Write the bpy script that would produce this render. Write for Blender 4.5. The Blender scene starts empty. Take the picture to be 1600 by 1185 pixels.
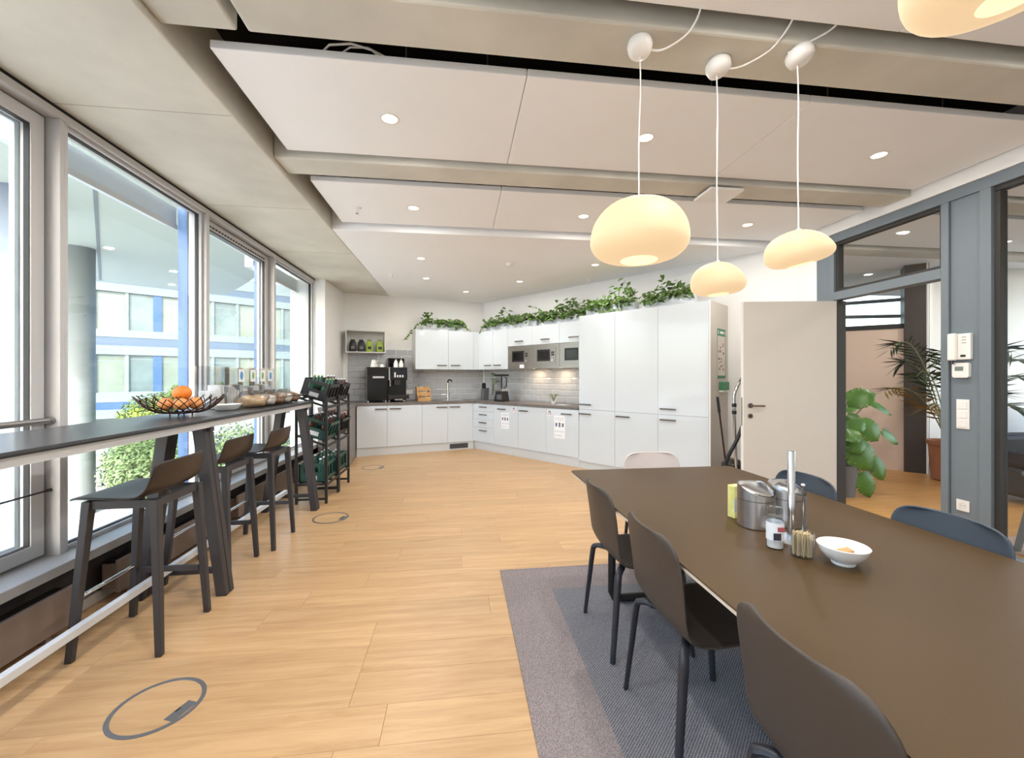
import bpy, bmesh, math, random
from mathutils import Vector, Matrix

random.seed(11)
SC = bpy.context.scene
COL = SC.collection
PI = math.pi
R = math.radians

# ------------------------------------------------------------------ camera
cam_d = bpy.data.cameras.new('camera')
cam = bpy.data.objects.new('camera', cam_d)
COL.objects.link(cam)
cam_d.sensor_fit = 'HORIZONTAL'
cam_d.sensor_width = 36.0
cam_d.lens = 655.0 / 1600.0 * 36.0
cam_d.shift_y = -3.5 / 1600.0
cam_d.clip_start = 0.05
cam_d.clip_end = 400
cam.location = (0, 0, 1.38)
cam.rotation_euler = (R(90), 0, R(-7.14))
SC.camera = cam

# ------------------------------------------------------------------ world, sun, exposure
w = bpy.data.worlds.new('world')
SC.world = w
w.use_nodes = True
nt = w.node_tree
for n in list(nt.nodes):
    nt.nodes.remove(n)
out = nt.nodes.new('ShaderNodeOutputWorld')
bg = nt.nodes.new('ShaderNodeBackground')
sky = nt.nodes.new('ShaderNodeTexSky')
sky.sky_type = 'NISHITA'
sky.sun_disc = False
sky.sun_elevation = R(30)
sky.sun_rotation = R(180)
sky.air_density = 1.0
sky.dust_density = 3.0
sky.ozone_density = 1.0
nt.links.new(sky.outputs[0], bg.inputs[0])
bg.inputs[1].default_value = 0.60
nt.links.new(bg.outputs[0], out.inputs[0])

sun_d = bpy.data.lights.new('sun', 'SUN')
sun_d.energy = 2.6
sun_d.angle = R(1.0)
sun_d.color = (1.0, 0.95, 0.86)
sun = bpy.data.objects.new('sun', sun_d)
COL.objects.link(sun)
sun.rotation_euler = Vector((0.04, 0.866, -0.5)).to_track_quat('-Z', 'Y').to_euler()
sun.location = (-4, -8, 9)

SC.view_settings.view_transform = 'Standard'
SC.view_settings.look = 'None'
SC.view_settings.gamma = 1.0
SC.view_settings.use_curve_mapping = False
SC.view_settings.exposure = 0.96
DOWNLIGHT_W = 7.0

# ------------------------------------------------------------------ helpers
def lin(c):
    c = c / 255.0
    return c / 12.92 if c <= 0.04045 else ((c + 0.055) / 1.055) ** 2.4

def rgb(r, g, b):
    return (lin(r), lin(g), lin(b), 1.0)

M = {}

def mat(name, col, rough=0.5, metal=0.0, noise=0.0, nscale=8.0, stretch=(1, 1, 1), bump=0.0, bscale=60.0,
        spec=0.5, coat=0.0, emit=None, estr=0.0, alpha=1.0, trans=0.0, world=True):
    m = bpy.data.materials.new(name)
    m.use_nodes = True
    t = m.node_tree
    p = t.nodes['Principled BSDF']
    p.inputs['Base Color'].default_value = col
    p.inputs['Roughness'].default_value = rough
    p.inputs['Metallic'].default_value = metal
    p.inputs['Specular IOR Level'].default_value = spec
    p.inputs['Coat Weight'].default_value = coat
    p.inputs['Coat Roughness'].default_value = 0.06
    if emit:
        p.inputs['Emission Color'].default_value = emit
        p.inputs['Emission Strength'].default_value = estr
    if trans:
        p.inputs['Transmission Weight'].default_value = trans
    if alpha < 1:
        p.inputs['Alpha'].default_value = alpha
    src = None
    if noise or bump:
        if world:
            g = t.nodes.new('ShaderNodeNewGeometry')
            src = g.outputs['Position']
        else:
            g = t.nodes.new('ShaderNodeTexCoord')
            src = g.outputs['Object']
        mp = t.nodes.new('ShaderNodeMapping')
        mp.inputs['Scale'].default_value = stretch
        t.links.new(src, mp.inputs['Vector'])
        src = mp.outputs['Vector']
    if noise:
        nz = t.nodes.new('ShaderNodeTexNoise')
        nz.inputs['Scale'].default_value = nscale
        nz.inputs['Detail'].default_value = 6
        t.links.new(src, nz.inputs['Vector'])
        mr = t.nodes.new('ShaderNodeMapRange')
        mr.inputs['From Min'].default_value = 0.25
        mr.inputs['From Max'].default_value = 0.75
        mr.inputs['To Min'].default_value = 1 - noise
        mr.inputs['To Max'].default_value = 1 + noise
        t.links.new(nz.outputs['Fac'], mr.inputs['Value'])
        mx = t.nodes.new('ShaderNodeVectorMath')
        mx.operation = 'SCALE'
        mx.inputs[0].default_value = col[:3]
        t.links.new(mr.outputs['Result'], mx.inputs['Scale'])
        t.links.new(mx.outputs['Vector'], p.inputs['Base Color'])
    if bump:
        nb = t.nodes.new('ShaderNodeTexNoise')
        nb.inputs['Scale'].default_value = bscale
        nb.inputs['Detail'].default_value = 4
        t.links.new(src, nb.inputs['Vector'])
        bp = t.nodes.new('ShaderNodeBump')
        bp.inputs['Strength'].default_value = bump
        bp.inputs['Distance'].default_value = 0.01
        t.links.new(nb.outputs['Fac'], bp.inputs['Height'])
        t.links.new(bp.outputs['Normal'], p.inputs['Normal'])
    M[name] = m
    return m

def glass_mat(name, tint, refl=0.06, rough=0.02, extra=None):
    """thin pane: clear transmission plus a mirror share that grows at grazing angles"""
    m = bpy.data.materials.new(name)
    m.use_nodes = True
    t = m.node_tree
    t.nodes.remove(t.nodes['Principled BSDF'])
    o = t.nodes['Material Output']
    tr = t.nodes.new('ShaderNodeBsdfTransparent')
    tr.inputs[0].default_value = tint
    gl = t.nodes.new('ShaderNodeBsdfGlossy')
    gl.inputs['Roughness'].default_value = rough
    lw = t.nodes.new('ShaderNodeLayerWeight')
    lw.inputs['Blend'].default_value = 0.5
    pw = t.nodes.new('ShaderNodeMath')
    pw.operation = 'POWER'
    pw.inputs[1].default_value = 5.0
    t.links.new(lw.outputs['Facing'], pw.inputs[0])
    ad = t.nodes.new('ShaderNodeMath')
    ad.operation = 'MULTIPLY_ADD'
    ad.inputs[1].default_value = 1 - refl
    ad.inputs[2].default_value = refl
    ad.use_clamp = True
    t.links.new(pw.outputs[0], ad.inputs[0])
    mx = t.nodes.new('ShaderNodeMixShader')
    t.links.new(ad.outputs[0], mx.inputs[0])
    t.links.new(tr.outputs[0], mx.inputs[1])
    t.links.new(gl.outputs[0], mx.inputs[2])
    t.links.new(mx.outputs[0], o.inputs[0])
    M[name] = m
    return m

class B:
    def __init__(s):
        s.v = []
        s.f = []

    def add(s, vs, fs):
        o = len(s.v)
        s.v += [tuple(x) for x in vs]
        s.f += [tuple(i + o for i in f) for f in fs]
        return s

    def box(s, x0, x1, y0, y1, z0, z1):
        return s.add([(x0, y0, z0), (x1, y0, z0), (x1, y1, z0), (x0, y1, z0),
                      (x0, y0, z1), (x1, y0, z1), (x1, y1, z1), (x0, y1, z1)],
                     [(3, 2, 1, 0), (4, 5, 6, 7), (0, 1, 5, 4), (1, 2, 6, 5), (2, 3, 7, 6), (3, 0, 4, 7)])

    def frame(s, x0, x1, z0, z1, y0, y1, wl, wr=None, wt=None, wb=None):
        """rectangular ring in the xz plane"""
        wr = wl if wr is None else wr
        wt = wl if wt is None else wt
        wb = wl if wb is None else wb
        o = [(x0, z0), (x1, z0), (x1, z1), (x0, z1)]
        i = [(x0 + wl, z0 + wb), (x1 - wr, z0 + wb), (x1 - wr, z1 - wt), (x0 + wl, z1 - wt)]
        vs = [(a, y0, b) for a, b in o + i] + [(a, y1, b) for a, b in o + i]
        fs = []
        for k in range(4):
            n = (k + 1) % 4
            fs += [(k, n, 4 + n, 4 + k), (8 + n, 8 + k, 12 + k, 12 + n),
                   (n, k, 8 + k, 8 + n), (4 + k, 4 + n, 12 + n, 12 + k)]
        return s.add(vs, fs)

    def hexa(s, p):
        return s.add(p, [(3, 2, 1, 0), (4, 5, 6, 7), (0, 1, 5, 4), (1, 2, 6, 5), (2, 3, 7, 6), (3, 0, 4, 7)])

    def leg(s, p0, p1, w0, w1, d0=None, d1=None):
        """tapered rectangular member from p0 (top) to p1 (foot), section kept horizontal"""
        d0 = w0 if d0 is None else d0
        d1 = w1 if d1 is None else d1
        q = []
        for p, ww, d in ((p1, w1, d1), (p0, w0, d0)):
            for sx, sy in ((-1, -1), (1, -1), (1, 1), (-1, 1)):
                q.append((p[0] + sx * ww / 2, p[1] + sy * d / 2, p[2]))
        return s.hexa(q)

    def prism(s, poly, z0, z1):
        n = len(poly)
        vs = [(x, y, z0) for x, y in poly] + [(x, y, z1) for x, y in poly]
        fs = [tuple(range(n))[::-1], tuple(range(n, 2 * n))]
        fs += [(k, (k + 1) % n, n + (k + 1) % n, n + k) for k in range(n)]
        return s.add(vs, fs)

    def tube(s, pts, r, n=8, closed=False, flat=1.0):
        pts = [Vector(p) for p in pts]
        N = len(pts)
        rs = r if isinstance(r, (list, tuple)) else [r] * N
        vs = []
        up = None
        for i, p in enumerate(pts):
            if closed:
                d = pts[(i + 1) % N] - pts[i - 1]
            else:
                d = pts[min(i + 1, N - 1)] - pts[max(i - 1, 0)]
            d.normalize()
            if up is None:
                up = Vector((0, 0, 1)) if abs(d.z) < 0.9 else Vector((1, 0, 0))
            a = d.cross(up)
            if a.length < 1e-6:
                a = d.cross(Vector((0, 1, 0)))
            a.normalize()
            b = a.cross(d)
            b.normalize()
            up = b
            for k in range(n):
                t = 2 * PI * k / n
                vs.append(p + a * math.cos(t) * rs[i] + b * math.sin(t) * rs[i] * flat)
        fs = []
        for i in range(N if closed else N - 1):
            j = (i + 1) % N
            for k in range(n):
                k2 = (k + 1) % n
                fs.append((i * n + k, i * n + k2, j * n + k2, j * n + k))
        if not closed:
            fs.append(tuple(range(n))[::-1])
            fs.append(tuple((N - 1) * n + k for k in range(n)))
        return s.add(vs, fs)

    def cyl(s, p0, p1, r0, r1=None, n=16):
        return s.tube([p0, p1], [r0, r0 if r1 is None else r1], n)

    def lathe(s, prof, n=24, c=(0, 0, 0), sx=1.0, sy=1.0, cap=True):
        vs = []
        for r, z in prof:
            for k in range(n):
                t = 2 * PI * k / n
                vs.append((c[0] + r * sx * math.cos(t), c[1] + r * sy * math.sin(t), c[2] + z))
        fs = []
        for i in range(len(prof) - 1):
            for k in range(n):
                k2 = (k + 1) % n
                fs.append((i * n + k, i * n + k2, (i + 1) * n + k2, (i + 1) * n + k))
        if cap:
            if prof[0][0] > 1e-4:
                fs.append(tuple(range(n))[::-1])
            if prof[-1][0] > 1e-4 and not (prof[0][0] < 1e-4 and abs(prof[0][1] - prof[-1][1]) < 1e-6):
                fs.append(tuple((len(prof) - 1) * n + k for k in range(n)))
        return s.add(vs, fs)

    def xform(s, mtx):
        s.v = [tuple(mtx @ Vector(v)) for v in s.v]
        return s

    def mesh(s, name, m, smooth=None):
        me = bpy.data.meshes.new(name)
        me.from_pydata(s.v, [], s.f)
        me.validate()
        bm = bmesh.new()
        bm.from_mesh(me)
        bmesh.ops.remove_doubles(bm, verts=bm.verts, dist=1e-6)
        bmesh.ops.recalc_face_normals(bm, faces=bm.faces)
        bm.to_mesh(me)
        bm.free()
        if smooth:
            me.shade_smooth()
            me.set_sharp_from_angle(angle=R(smooth))
        me.materials.append(M[m] if isinstance(m, str) else m)
        return me

    def obj(s, name, m, parent=None, loc=(0, 0, 0), rot=(0, 0, 0), smooth=None, bevel=0, seg=2, sub=0, solid=0):
        o = bpy.data.objects.new(name, s.mesh(name, m, smooth))
        COL.objects.link(o)
        o.location = loc
        o.rotation_euler = rot
        if parent is not None:
            o.parent = parent
        if solid:
            md = o.modifiers.new('solid', 'SOLIDIFY')
            md.thickness = solid
            md.offset = 0
        if bevel:
            md = o.modifiers.new('bevel', 'BEVEL')
            md.width = bevel
            md.segments = seg
            md.limit_method = 'ANGLE'
            md.angle_limit = R(40)
        if sub:
            md = o.modifiers.new('sub', 'SUBSURF')
            md.levels = sub
            md.render_levels = sub
        return o

def curve(pts, k=6):
    """points of a smooth curve through pts"""
    P = [Vector(q) for q in pts]
    P = [P[0] * 2 - P[1]] + P + [P[-1] * 2 - P[-2]]
    res = []
    for i in range(1, len(P) - 2):
        a, b, c, d = P[i - 1:i + 3]
        for j in range(k):
            t = j / k
            res.append(0.5 * (2 * b + (c - a) * t + (2 * a - 5 * b + 4 * c - d) * t * t + (3 * b - a - 3 * c + d) * t ** 3))
    res.append(P[-2])
    return res

def tag(o, label=None, cat=None, group=None, kind=None):
    if label:
        o['label'] = label
    if cat:
        o['category'] = cat
    if group:
        o['group'] = group
    if kind:
        o['kind'] = kind
    return o

def thing(name, label, cat, loc=(0, 0, 0), rz=0.0, group=None, kind=None):
    o = bpy.data.objects.new(name, None)
    o.empty_display_size = 0.1
    COL.objects.link(o)
    o.location = loc
    o.rotation_euler = (0, 0, rz)
    return tag(o, label, cat, group, kind)

def inst(name, me, parent=None, loc=(0, 0, 0), rot=(0, 0, 0), scale=(1, 1, 1)):
    o = bpy.data.objects.new(name, me)
    COL.objects.link(o)
    o.location = loc
    o.rotation_euler = rot
    o.scale = scale
    if parent is not None:
        o.parent = parent
    return o

def copy_tree(o, parent=None):
    c = o.copy()
    COL.objects.link(c)
    c.parent = parent
    for ch in list(o.children):
        copy_tree(ch, c)
    return c

def dup(o, loc, rz, label):
    c = copy_tree(o)
    c.location = loc
    c.rotation_euler = (0, 0, rz)
    c['label'] = label
    return c

# ------------------------------------------------------------------ materials
def wood_floor(name, base, dark, var):
    m = bpy.data.materials.new(name)
    m.use_nodes = True
    t = m.node_tree
    p = t.nodes['Principled BSDF']
    p.inputs['Roughness'].default_value = 0.38
    g = t.nodes.new('ShaderNodeNewGeometry')
    oi = t.nodes.new('ShaderNodeObjectInfo')
    cb = t.nodes.new('ShaderNodeCombineXYZ')
    ml = t.nodes.new('ShaderNodeMath')
    ml.operation = 'MULTIPLY'
    ml.inputs[1].default_value = 37.0
    t.links.new(oi.outputs['Random'], ml.inputs[0])
    t.links.new(ml.outputs[0], cb.inputs[0])
    t.links.new(ml.outputs[0], cb.inputs[2])
    va = t.nodes.new('ShaderNodeVectorMath')
    va.operation = 'ADD'
    t.links.new(g.outputs['Position'], va.inputs[0])
    t.links.new(cb.outputs[0], va.inputs[1])
    mp = t.nodes.new('ShaderNodeMapping')
    mp.inputs['Scale'].default_value = (0.9, 11, 1)
    t.links.new(va.outputs[0], mp.inputs['Vector'])
    n1 = t.nodes.new('ShaderNodeTexNoise')
    n1.inputs['Scale'].default_value = 2.2
    n1.inputs['Detail'].default_value = 9
    n1.inputs['Roughness'].default_value = 0.62
    n1.inputs['Distortion'].default_value = 0.6
    t.links.new(mp.outputs[0], n1.inputs['Vector'])
    rp = t.nodes.new('ShaderNodeValToRGB')
    rp.color_ramp.elements[0].position = 0.18
    rp.color_ramp.elements[0].color = dark
    rp.color_ramp.elements[1].position = 0.66
    rp.color_ramp.elements[1].color = base
    t.links.new(n1.outputs['Fac'], rp.inputs[0])
    mr = t.nodes.new('ShaderNodeMapRange')
    mr.inputs['To Min'].default_value = 1 - var
    mr.inputs['To Max'].default_value = 1 + var
    t.links.new(oi.outputs['Random'], mr.inputs['Value'])
    sc = t.nodes.new('ShaderNodeVectorMath')
    sc.operation = 'SCALE'
    t.links.new(rp.outputs[0], sc.inputs[0])
    t.links.new(mr.outputs[0], sc.inputs['Scale'])
    t.links.new(sc.outputs[0], p.inputs['Base Color'])
    bp = t.nodes.new('ShaderNodeBump')
    bp.inputs['Strength'].default_value = 0.05
    bp.inputs['Distance'].default_value = 0.004
    t.links.new(n1.outputs['Fac'], bp.inputs['Height'])
    t.links.new(bp.outputs[0], p.inputs['Normal'])
    M[name] = m

def rug_mat(name, c1, c2, scale, rot, dist):
    m = bpy.data.materials.new(name)
    m.use_nodes = True
    t = m.node_tree
    p = t.nodes['Principled BSDF']
    p.inputs['Roughness'].default_value = 0.95
    p.inputs['Specular IOR Level'].default_value = 0.1
    g = t.nodes.new('ShaderNodeNewGeometry')
    mp = t.nodes.new('ShaderNodeMapping')
    mp.inputs['Rotation'].default_value = (0, 0, rot)
    t.links.new(g.outputs['Position'], mp.inputs['Vector'])
    wv = t.nodes.new('ShaderNodeTexWave')
    wv.inputs['Scale'].default_value = scale
    wv.inputs['Distortion'].default_value = dist
    wv.inputs['Detail'].default_value = 2
    wv.inputs['Detail Scale'].default_value = 3
    t.links.new(mp.outputs[0], wv.inputs['Vector'])
    nz = t.nodes.new('ShaderNodeTexNoise')
    nz.inputs['Scale'].default_value = 140
    t.links.new(g.outputs['Position'], nz.inputs['Vector'])
    ad = t.nodes.new('ShaderNodeMath')
    ad.operation = 'MULTIPLY_ADD'
    ad.inputs[1].default_value = 0.45
    t.links.new(wv.outputs['Fac'], ad.inputs[0])
    nm = t.nodes.new('ShaderNodeMath')
    nm.operation = 'MULTIPLY'
    nm.inputs[1].default_value = 0.6
    t.links.new(nz.outputs['Fac'], nm.inputs[0])
    t.links.new(nm.outputs[0], ad.inputs[2])
    rp = t.nodes.new('ShaderNodeValToRGB')
    rp.color_ramp.elements[0].position = 0.25
    rp.color_ramp.elements[0].color = c1
    rp.color_ramp.elements[1].position = 0.8
    rp.color_ramp.elements[1].color = c2
    t.links.new(ad.outputs[0], rp.inputs[0])
    t.links.new(rp.outputs[0], p.inputs['Base Color'])
    bp = t.nodes.new('ShaderNodeBump')
    bp.inputs['Strength'].default_value = 0.5
    bp.inputs['Distance'].default_value = 0.006
    t.links.new(ad.outputs[0], bp.inputs['Height'])
    t.links.new(bp.outputs[0], p.inputs['Normal'])
    M[name] = m

wood_floor('oak_floor', rgb(204, 168, 124), rgb(172, 132, 90), 0.07)
wood_floor('hall_floor', rgb(212, 160, 96), rgb(176, 122, 66), 0.0)
rug_mat('rug_border', rgb(106, 99, 101), rgb(174, 163, 163), 60, 0.15, 6)
rug_mat('rug_field', rgb(88, 90, 99), rgb(156, 156, 160), 34, R(45), 1.5)  # bluer, darker tone than the border has shade and reflection painted in
mat('wall_white', rgb(242, 243, 242), 0.7, noise=0.01, nscale=3)
mat('ceiling_white', rgb(246, 248, 250), 0.8, noise=0.012, nscale=2)
mat('concrete', rgb(208, 206, 196), 0.8, noise=0.15, nscale=1.9, bump=0.12, bscale=22)
mat('concrete_joint', rgb(140, 134, 122), 0.9, noise=0.1)
mat('plenum_black', rgb(20, 17, 16), 0.9, noise=0.1)
mat('gap_black', rgb(14, 12, 12), 0.8, noise=0.1)
mat('window_grey', rgb(196, 196, 198), 0.45, noise=0.01)
mat('window_grey_dark', rgb(120, 116, 112), 0.5, noise=0.01)
mat('seal_black', rgb(40, 40, 42), 0.6, noise=0.02)
mat('sill_grey', rgb(172, 172, 172), 0.35, noise=0.03, nscale=5)
mat('outer_white', rgb(196, 206, 214), 0.5, noise=0.01)
mat('outer_blue', rgb(54, 88, 132), 0.4, noise=0.02)
mat('under_sill_dark', rgb(50, 44, 42), 0.8, noise=0.1)
mat('radiator_brown', rgb(132, 116, 106), 0.5, noise=0.02)
mat('steel_rail', rgb(150, 148, 148), 0.3, metal=0.8, noise=0.02)
mat('bar_top_black', rgb(58, 60, 64), 0.28, noise=0.05, nscale=30)
mat('bar_edge_black', rgb(24, 24, 26), 0.5, noise=0.05)
mat('alu_white', rgb(206, 208, 212), 0.35, noise=0.02)
mat('black_wood', rgb(52, 50, 53), 0.5, noise=0.12, nscale=12, stretch=(1, 1, 0.15))
mat('stool_shell', rgb(46, 36, 31), 0.38, noise=0.05, nscale=40)
mat('chair_shell', rgb(66, 58, 52), 0.5, noise=0.05, nscale=60)
mat('chair_blue', rgb(62, 72, 84), 0.45, noise=0.05, nscale=60)
mat('chair_pale', rgb(206, 196, 194), 0.5, noise=0.02)
mat('chair_leg', rgb(44, 46, 54), 0.4, noise=0.1, nscale=20)
mat('table_top', rgb(75, 56, 31), 0.45, noise=0.06, nscale=240, spec=0.22)
mat('table_edge', rgb(206, 196, 180), 0.5, noise=0.04, nscale=40)
mat('table_base', rgb(26, 26, 29), 0.5, noise=0.03)
mat('gloss_white', rgb(211, 220, 229), 0.16, noise=0.005, coat=0.4)
mat('carcass_white', rgb(214, 214, 212), 0.5, noise=0.01)
mat('plinth_white', rgb(208, 213, 217), 0.4, noise=0.01)
mat('side_panel_beige', rgb(204, 196, 187), 0.6, noise=0.01)
mat('handle_steel', rgb(126, 116, 110), 0.32, metal=0.85, noise=0.02)
mat('chrome', rgb(220, 222, 226), 0.12, metal=1.0, noise=0.01)
mat('brushed_steel', rgb(214, 214, 216), 0.28, metal=1.0, noise=0.08, nscale=14, stretch=(12, 12, 0.3))
mat('brushed_steel_h', rgb(168, 162, 156), 0.3, metal=1.0, noise=0.08, nscale=10, stretch=(0.4, 0.4, 14))
mat('worktop_grey', rgb(112, 106, 104), 0.4, noise=0.18, nscale=9, stretch=(0.6, 2, 1))
mat('return_grey', rgb(120, 112, 106), 0.3, noise=0.05)
mat('tile_grey', rgb(186, 190, 196), 0.16, noise=0.03, nscale=2.5)
mat('grout', rgb(240, 240, 240), 0.8, noise=0.02)
mat('black_gloss', rgb(16, 16, 18), 0.12, noise=0.02)
mat('black_plastic', rgb(30, 30, 32), 0.4, noise=0.03)
mat('grey_plastic', rgb(98, 100, 104), 0.4, noise=0.02)
mat('white_plastic', rgb(238, 237, 234), 0.4, noise=0.005)
mat('ceramic', rgb(242, 241, 238), 0.15, noise=0.005)
mat('screen_dark', rgb(28, 32, 40), 0.15, noise=0.05)
mat('lcd_grey', rgb(120, 132, 128), 0.3, noise=0.02)
mat('partition_grey', rgb(114, 125, 134), 0.5, noise=0.02)
mat('partition_dark', rgb(52, 50, 48), 0.6, noise=0.02)
mat('door_cream', rgb(206, 201, 195), 0.5, noise=0.008)
mat('door_edge', rgb(240, 238, 235), 0.4, noise=0.005)
mat('hall_wall', rgb(232, 208, 190), 0.7, noise=0.01)
mat('hall_column', rgb(70, 62, 58), 0.6, noise=0.04)
mat('bamboo', rgb(196, 150, 98), 0.5, noise=0.12, nscale=8, stretch=(1, 1, 8))
mat('bag_black', rgb(34, 34, 36), 0.4, noise=0.25, nscale=30)
mat('bag_green', rgb(146, 172, 68), 0.45, noise=0.2, nscale=20)
mat('leaf_ivy', rgb(74, 106, 40), 0.45, noise=0.35, nscale=14)
mat('leaf_dark', rgb(44, 66, 40), 0.4, noise=0.3, nscale=10)
mat('leaf_monstera', rgb(82, 124, 50), 0.35, noise=0.22, nscale=7)
mat('leaf_palm', rgb(46, 62, 42), 0.4, noise=0.3, nscale=6)
mat('leaf_palm_dry', rgb(120, 98, 44), 0.5, noise=0.3, nscale=6)
mat('leaf_bush', rgb(124, 146, 58), 0.5, noise=0.35, nscale=3)
mat('leaf_hedge', rgb(120, 146, 100), 0.5, noise=0.4, nscale=5)
mat('stem_green', rgb(110, 120, 70), 0.5, noise=0.2)
mat('bark', rgb(98, 84, 70), 0.8, noise=0.3, nscale=12)
mat('terracotta', rgb(150, 96, 62), 0.7, noise=0.1, nscale=14)
mat('pot_grey', rgb(110, 112, 116), 0.5, noise=0.05)
mat('soil', rgb(52, 40, 32), 0.9, noise=0.3, nscale=40)
mat('orange_peel', rgb(226, 128, 40), 0.4, noise=0.12, nscale=12, bump=0.15, bscale=160)
mat('tangerine_peel', rgb(224, 148, 84), 0.4, noise=0.12, nscale=12, bump=0.15, bscale=160)
mat('wire_brown', rgb(66, 46, 42), 0.35, metal=0.6, noise=0.1)
mat('crate_black', rgb(26, 27, 29), 0.45, noise=0.1)
mat('crate_green', rgb(22, 66, 60), 0.42, noise=0.12)
mat('bottle_green', rgb(40, 84, 62), 0.15, noise=0.1)
mat('bottle_brown', rgb(74, 44, 30), 0.15, noise=0.1)
mat('bottle_cap', rgb(202, 206, 212), 0.3, metal=0.5, noise=0.05)
mat('cap_green', rgb(126, 162, 108), 0.4, noise=0.1)
mat('pink_pack', rgb(196, 140, 140), 0.5, noise=0.2, nscale=30)
mat('rack_black', rgb(34, 36, 40), 0.45, noise=0.05)
mat('paper', rgb(240, 242, 248), 0.6, noise=0.01)
mat('paper_mark', rgb(92, 108, 132), 0.6, noise=0.2, nscale=60)
mat('paper_mark_light', rgb(188, 198, 212), 0.6, noise=0.1)
mat('red_mark', rgb(176, 90, 92), 0.6, noise=0.1)
mat('poster_green', rgb(60, 128, 92), 0.5, noise=0.03)
mat('poster_paper', rgb(218, 206, 198), 0.6, noise=0.05, nscale=30)
mat('poster_ink', rgb(134, 96, 96), 0.6, noise=0.3, nscale=50)
mat('vac_blue', rgb(40, 96, 158), 0.4, noise=0.05)
mat('card_white', rgb(232, 236, 240), 0.5, noise=0.01)
mat('card_blue', rgb(84, 140, 196), 0.5, noise=0.1)
mat('card_green', rgb(130, 172, 84), 0.5, noise=0.1)
mat('snack', rgb(206, 176, 138), 0.6, noise=0.3, nscale=40)
mat('bag_foil', rgb(232, 228, 222), 0.22, noise=0.2, nscale=16, bump=0.5, bscale=26)
mat('bag_brown', rgb(168, 120, 84), 0.25, noise=0.3, nscale=18, bump=0.4, bscale=26)
mat('yellow_pack', rgb(226, 220, 140), 0.5, noise=0.15, nscale=30)
mat('toothpick', rgb(226, 206, 166), 0.6, noise=0.1, nscale=80)
mat('chocolate', rgb(104, 60, 34), 0.3, noise=0.3, nscale=60)
mat('label_dark', rgb(60, 54, 70), 0.5, noise=0.2, nscale=60)
mat('lamp_glass', rgb(158, 138, 112), 0.6, emit=(1.0, 0.72, 0.42, 1), estr=0.38)
mat('lamp_core', rgb(255, 240, 200), 0.35, emit=(1.0, 0.80, 0.36, 1), estr=0.66)
mat('downlight_glow', rgb(255, 240, 220), 0.4, emit=(1.0, 0.86, 0.66, 1), estr=2.6)
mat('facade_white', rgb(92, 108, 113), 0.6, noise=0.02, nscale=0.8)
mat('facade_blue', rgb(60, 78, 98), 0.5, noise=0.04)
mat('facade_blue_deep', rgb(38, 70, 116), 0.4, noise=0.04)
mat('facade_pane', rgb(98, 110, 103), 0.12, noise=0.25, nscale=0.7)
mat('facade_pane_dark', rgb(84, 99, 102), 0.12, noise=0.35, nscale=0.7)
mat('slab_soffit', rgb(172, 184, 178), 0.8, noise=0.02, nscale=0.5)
mat('column_pale', rgb(112, 126, 148), 0.7, noise=0.04)
mat('column_grey', rgb(112, 122, 128), 0.7, noise=0.04)
mat('gravel', rgb(206, 206, 204), 0.9, noise=0.25, nscale=12, bump=0.5, bscale=40)
mat('granite', rgb(146, 152, 164), 0.8, noise=0.25, nscale=16, bump=0.4, bscale=24)
mat('sofa_black', rgb(24, 24, 28), 0.6, noise=0.1)
mat('hall_carpet', rgb(176, 150, 136), 0.9, noise=0.08, nscale=20)
mat('pale_box', rgb(206, 216, 228), 0.5, noise=0.03)
glass_mat('window_pane', (0.96, 0.985, 0.985, 1), 0.03)
glass_mat('partition_pane', (0.95, 0.96, 0.955, 1), 0.03)
glass_mat('acrylic', (0.95, 0.96, 0.97, 1), 0.05, 0.05)
glass_mat('clear_jar', (0.90, 0.92, 0.94, 1), 0.09, 0.05)
glass_mat('bag_film', (0.84, 0.82, 0.80, 1), 0.10, 0.18)

# ------------------------------------------------------------------ kitchen run frames (used by walls and cabinets)
CX, CY = 0.281, 8.10            # front corner where the two cabinet runs meet
AL, AR = R(16.9), R(-51.49)

def run(a, x, y, z=0.0):
    return (CX + x * math.cos(a) - y * math.sin(a), CY + x * math.sin(a) + y * math.cos(a), z)

# ------------------------------------------------------------------ floor
fl = B().box(-2.45, 3.98, -2.0, 9.2, -0.12, -0.008).obj('floor', 'oak_floor')
tag(fl, 'light oak plank floor of the kitchen lounge', 'floor', kind='structure')
PW, PL = 0.205, 1.28
def plank_mesh(L):
    c, g = 0.0008, 0.0003
    b = B()
    x0, x1, y0, y1 = g, L - g, g, PW - g
    b.add([(x0, y0, -0.008), (x1, y0, -0.008), (x1, y1, -0.008), (x0, y1, -0.008),
           (x0, y0, -0.0015), (x1, y0, -0.0015), (x1, y1, -0.0015), (x0, y1, -0.0015),
           (x0 + c, y0 + c, 0), (x1 - c, y0 + c, 0), (x1 - c, y1 - c, 0), (x0 + c, y1 - c, 0)],
          [(3, 2, 1, 0), (0, 1, 5, 4), (1, 2, 6, 5), (2, 3, 7, 6), (3, 0, 4, 7),
           (4, 5, 9, 8), (5, 6, 10, 9), (6, 7, 11, 10), (7, 4, 8, 11), (8, 9, 10, 11)])
    return b.mesh('plank', 'oak_floor')
plank_cache = {}
rng = random.Random(5)
XL, XR = -2.22, 3.95
row = 0
yy = 1.0
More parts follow.
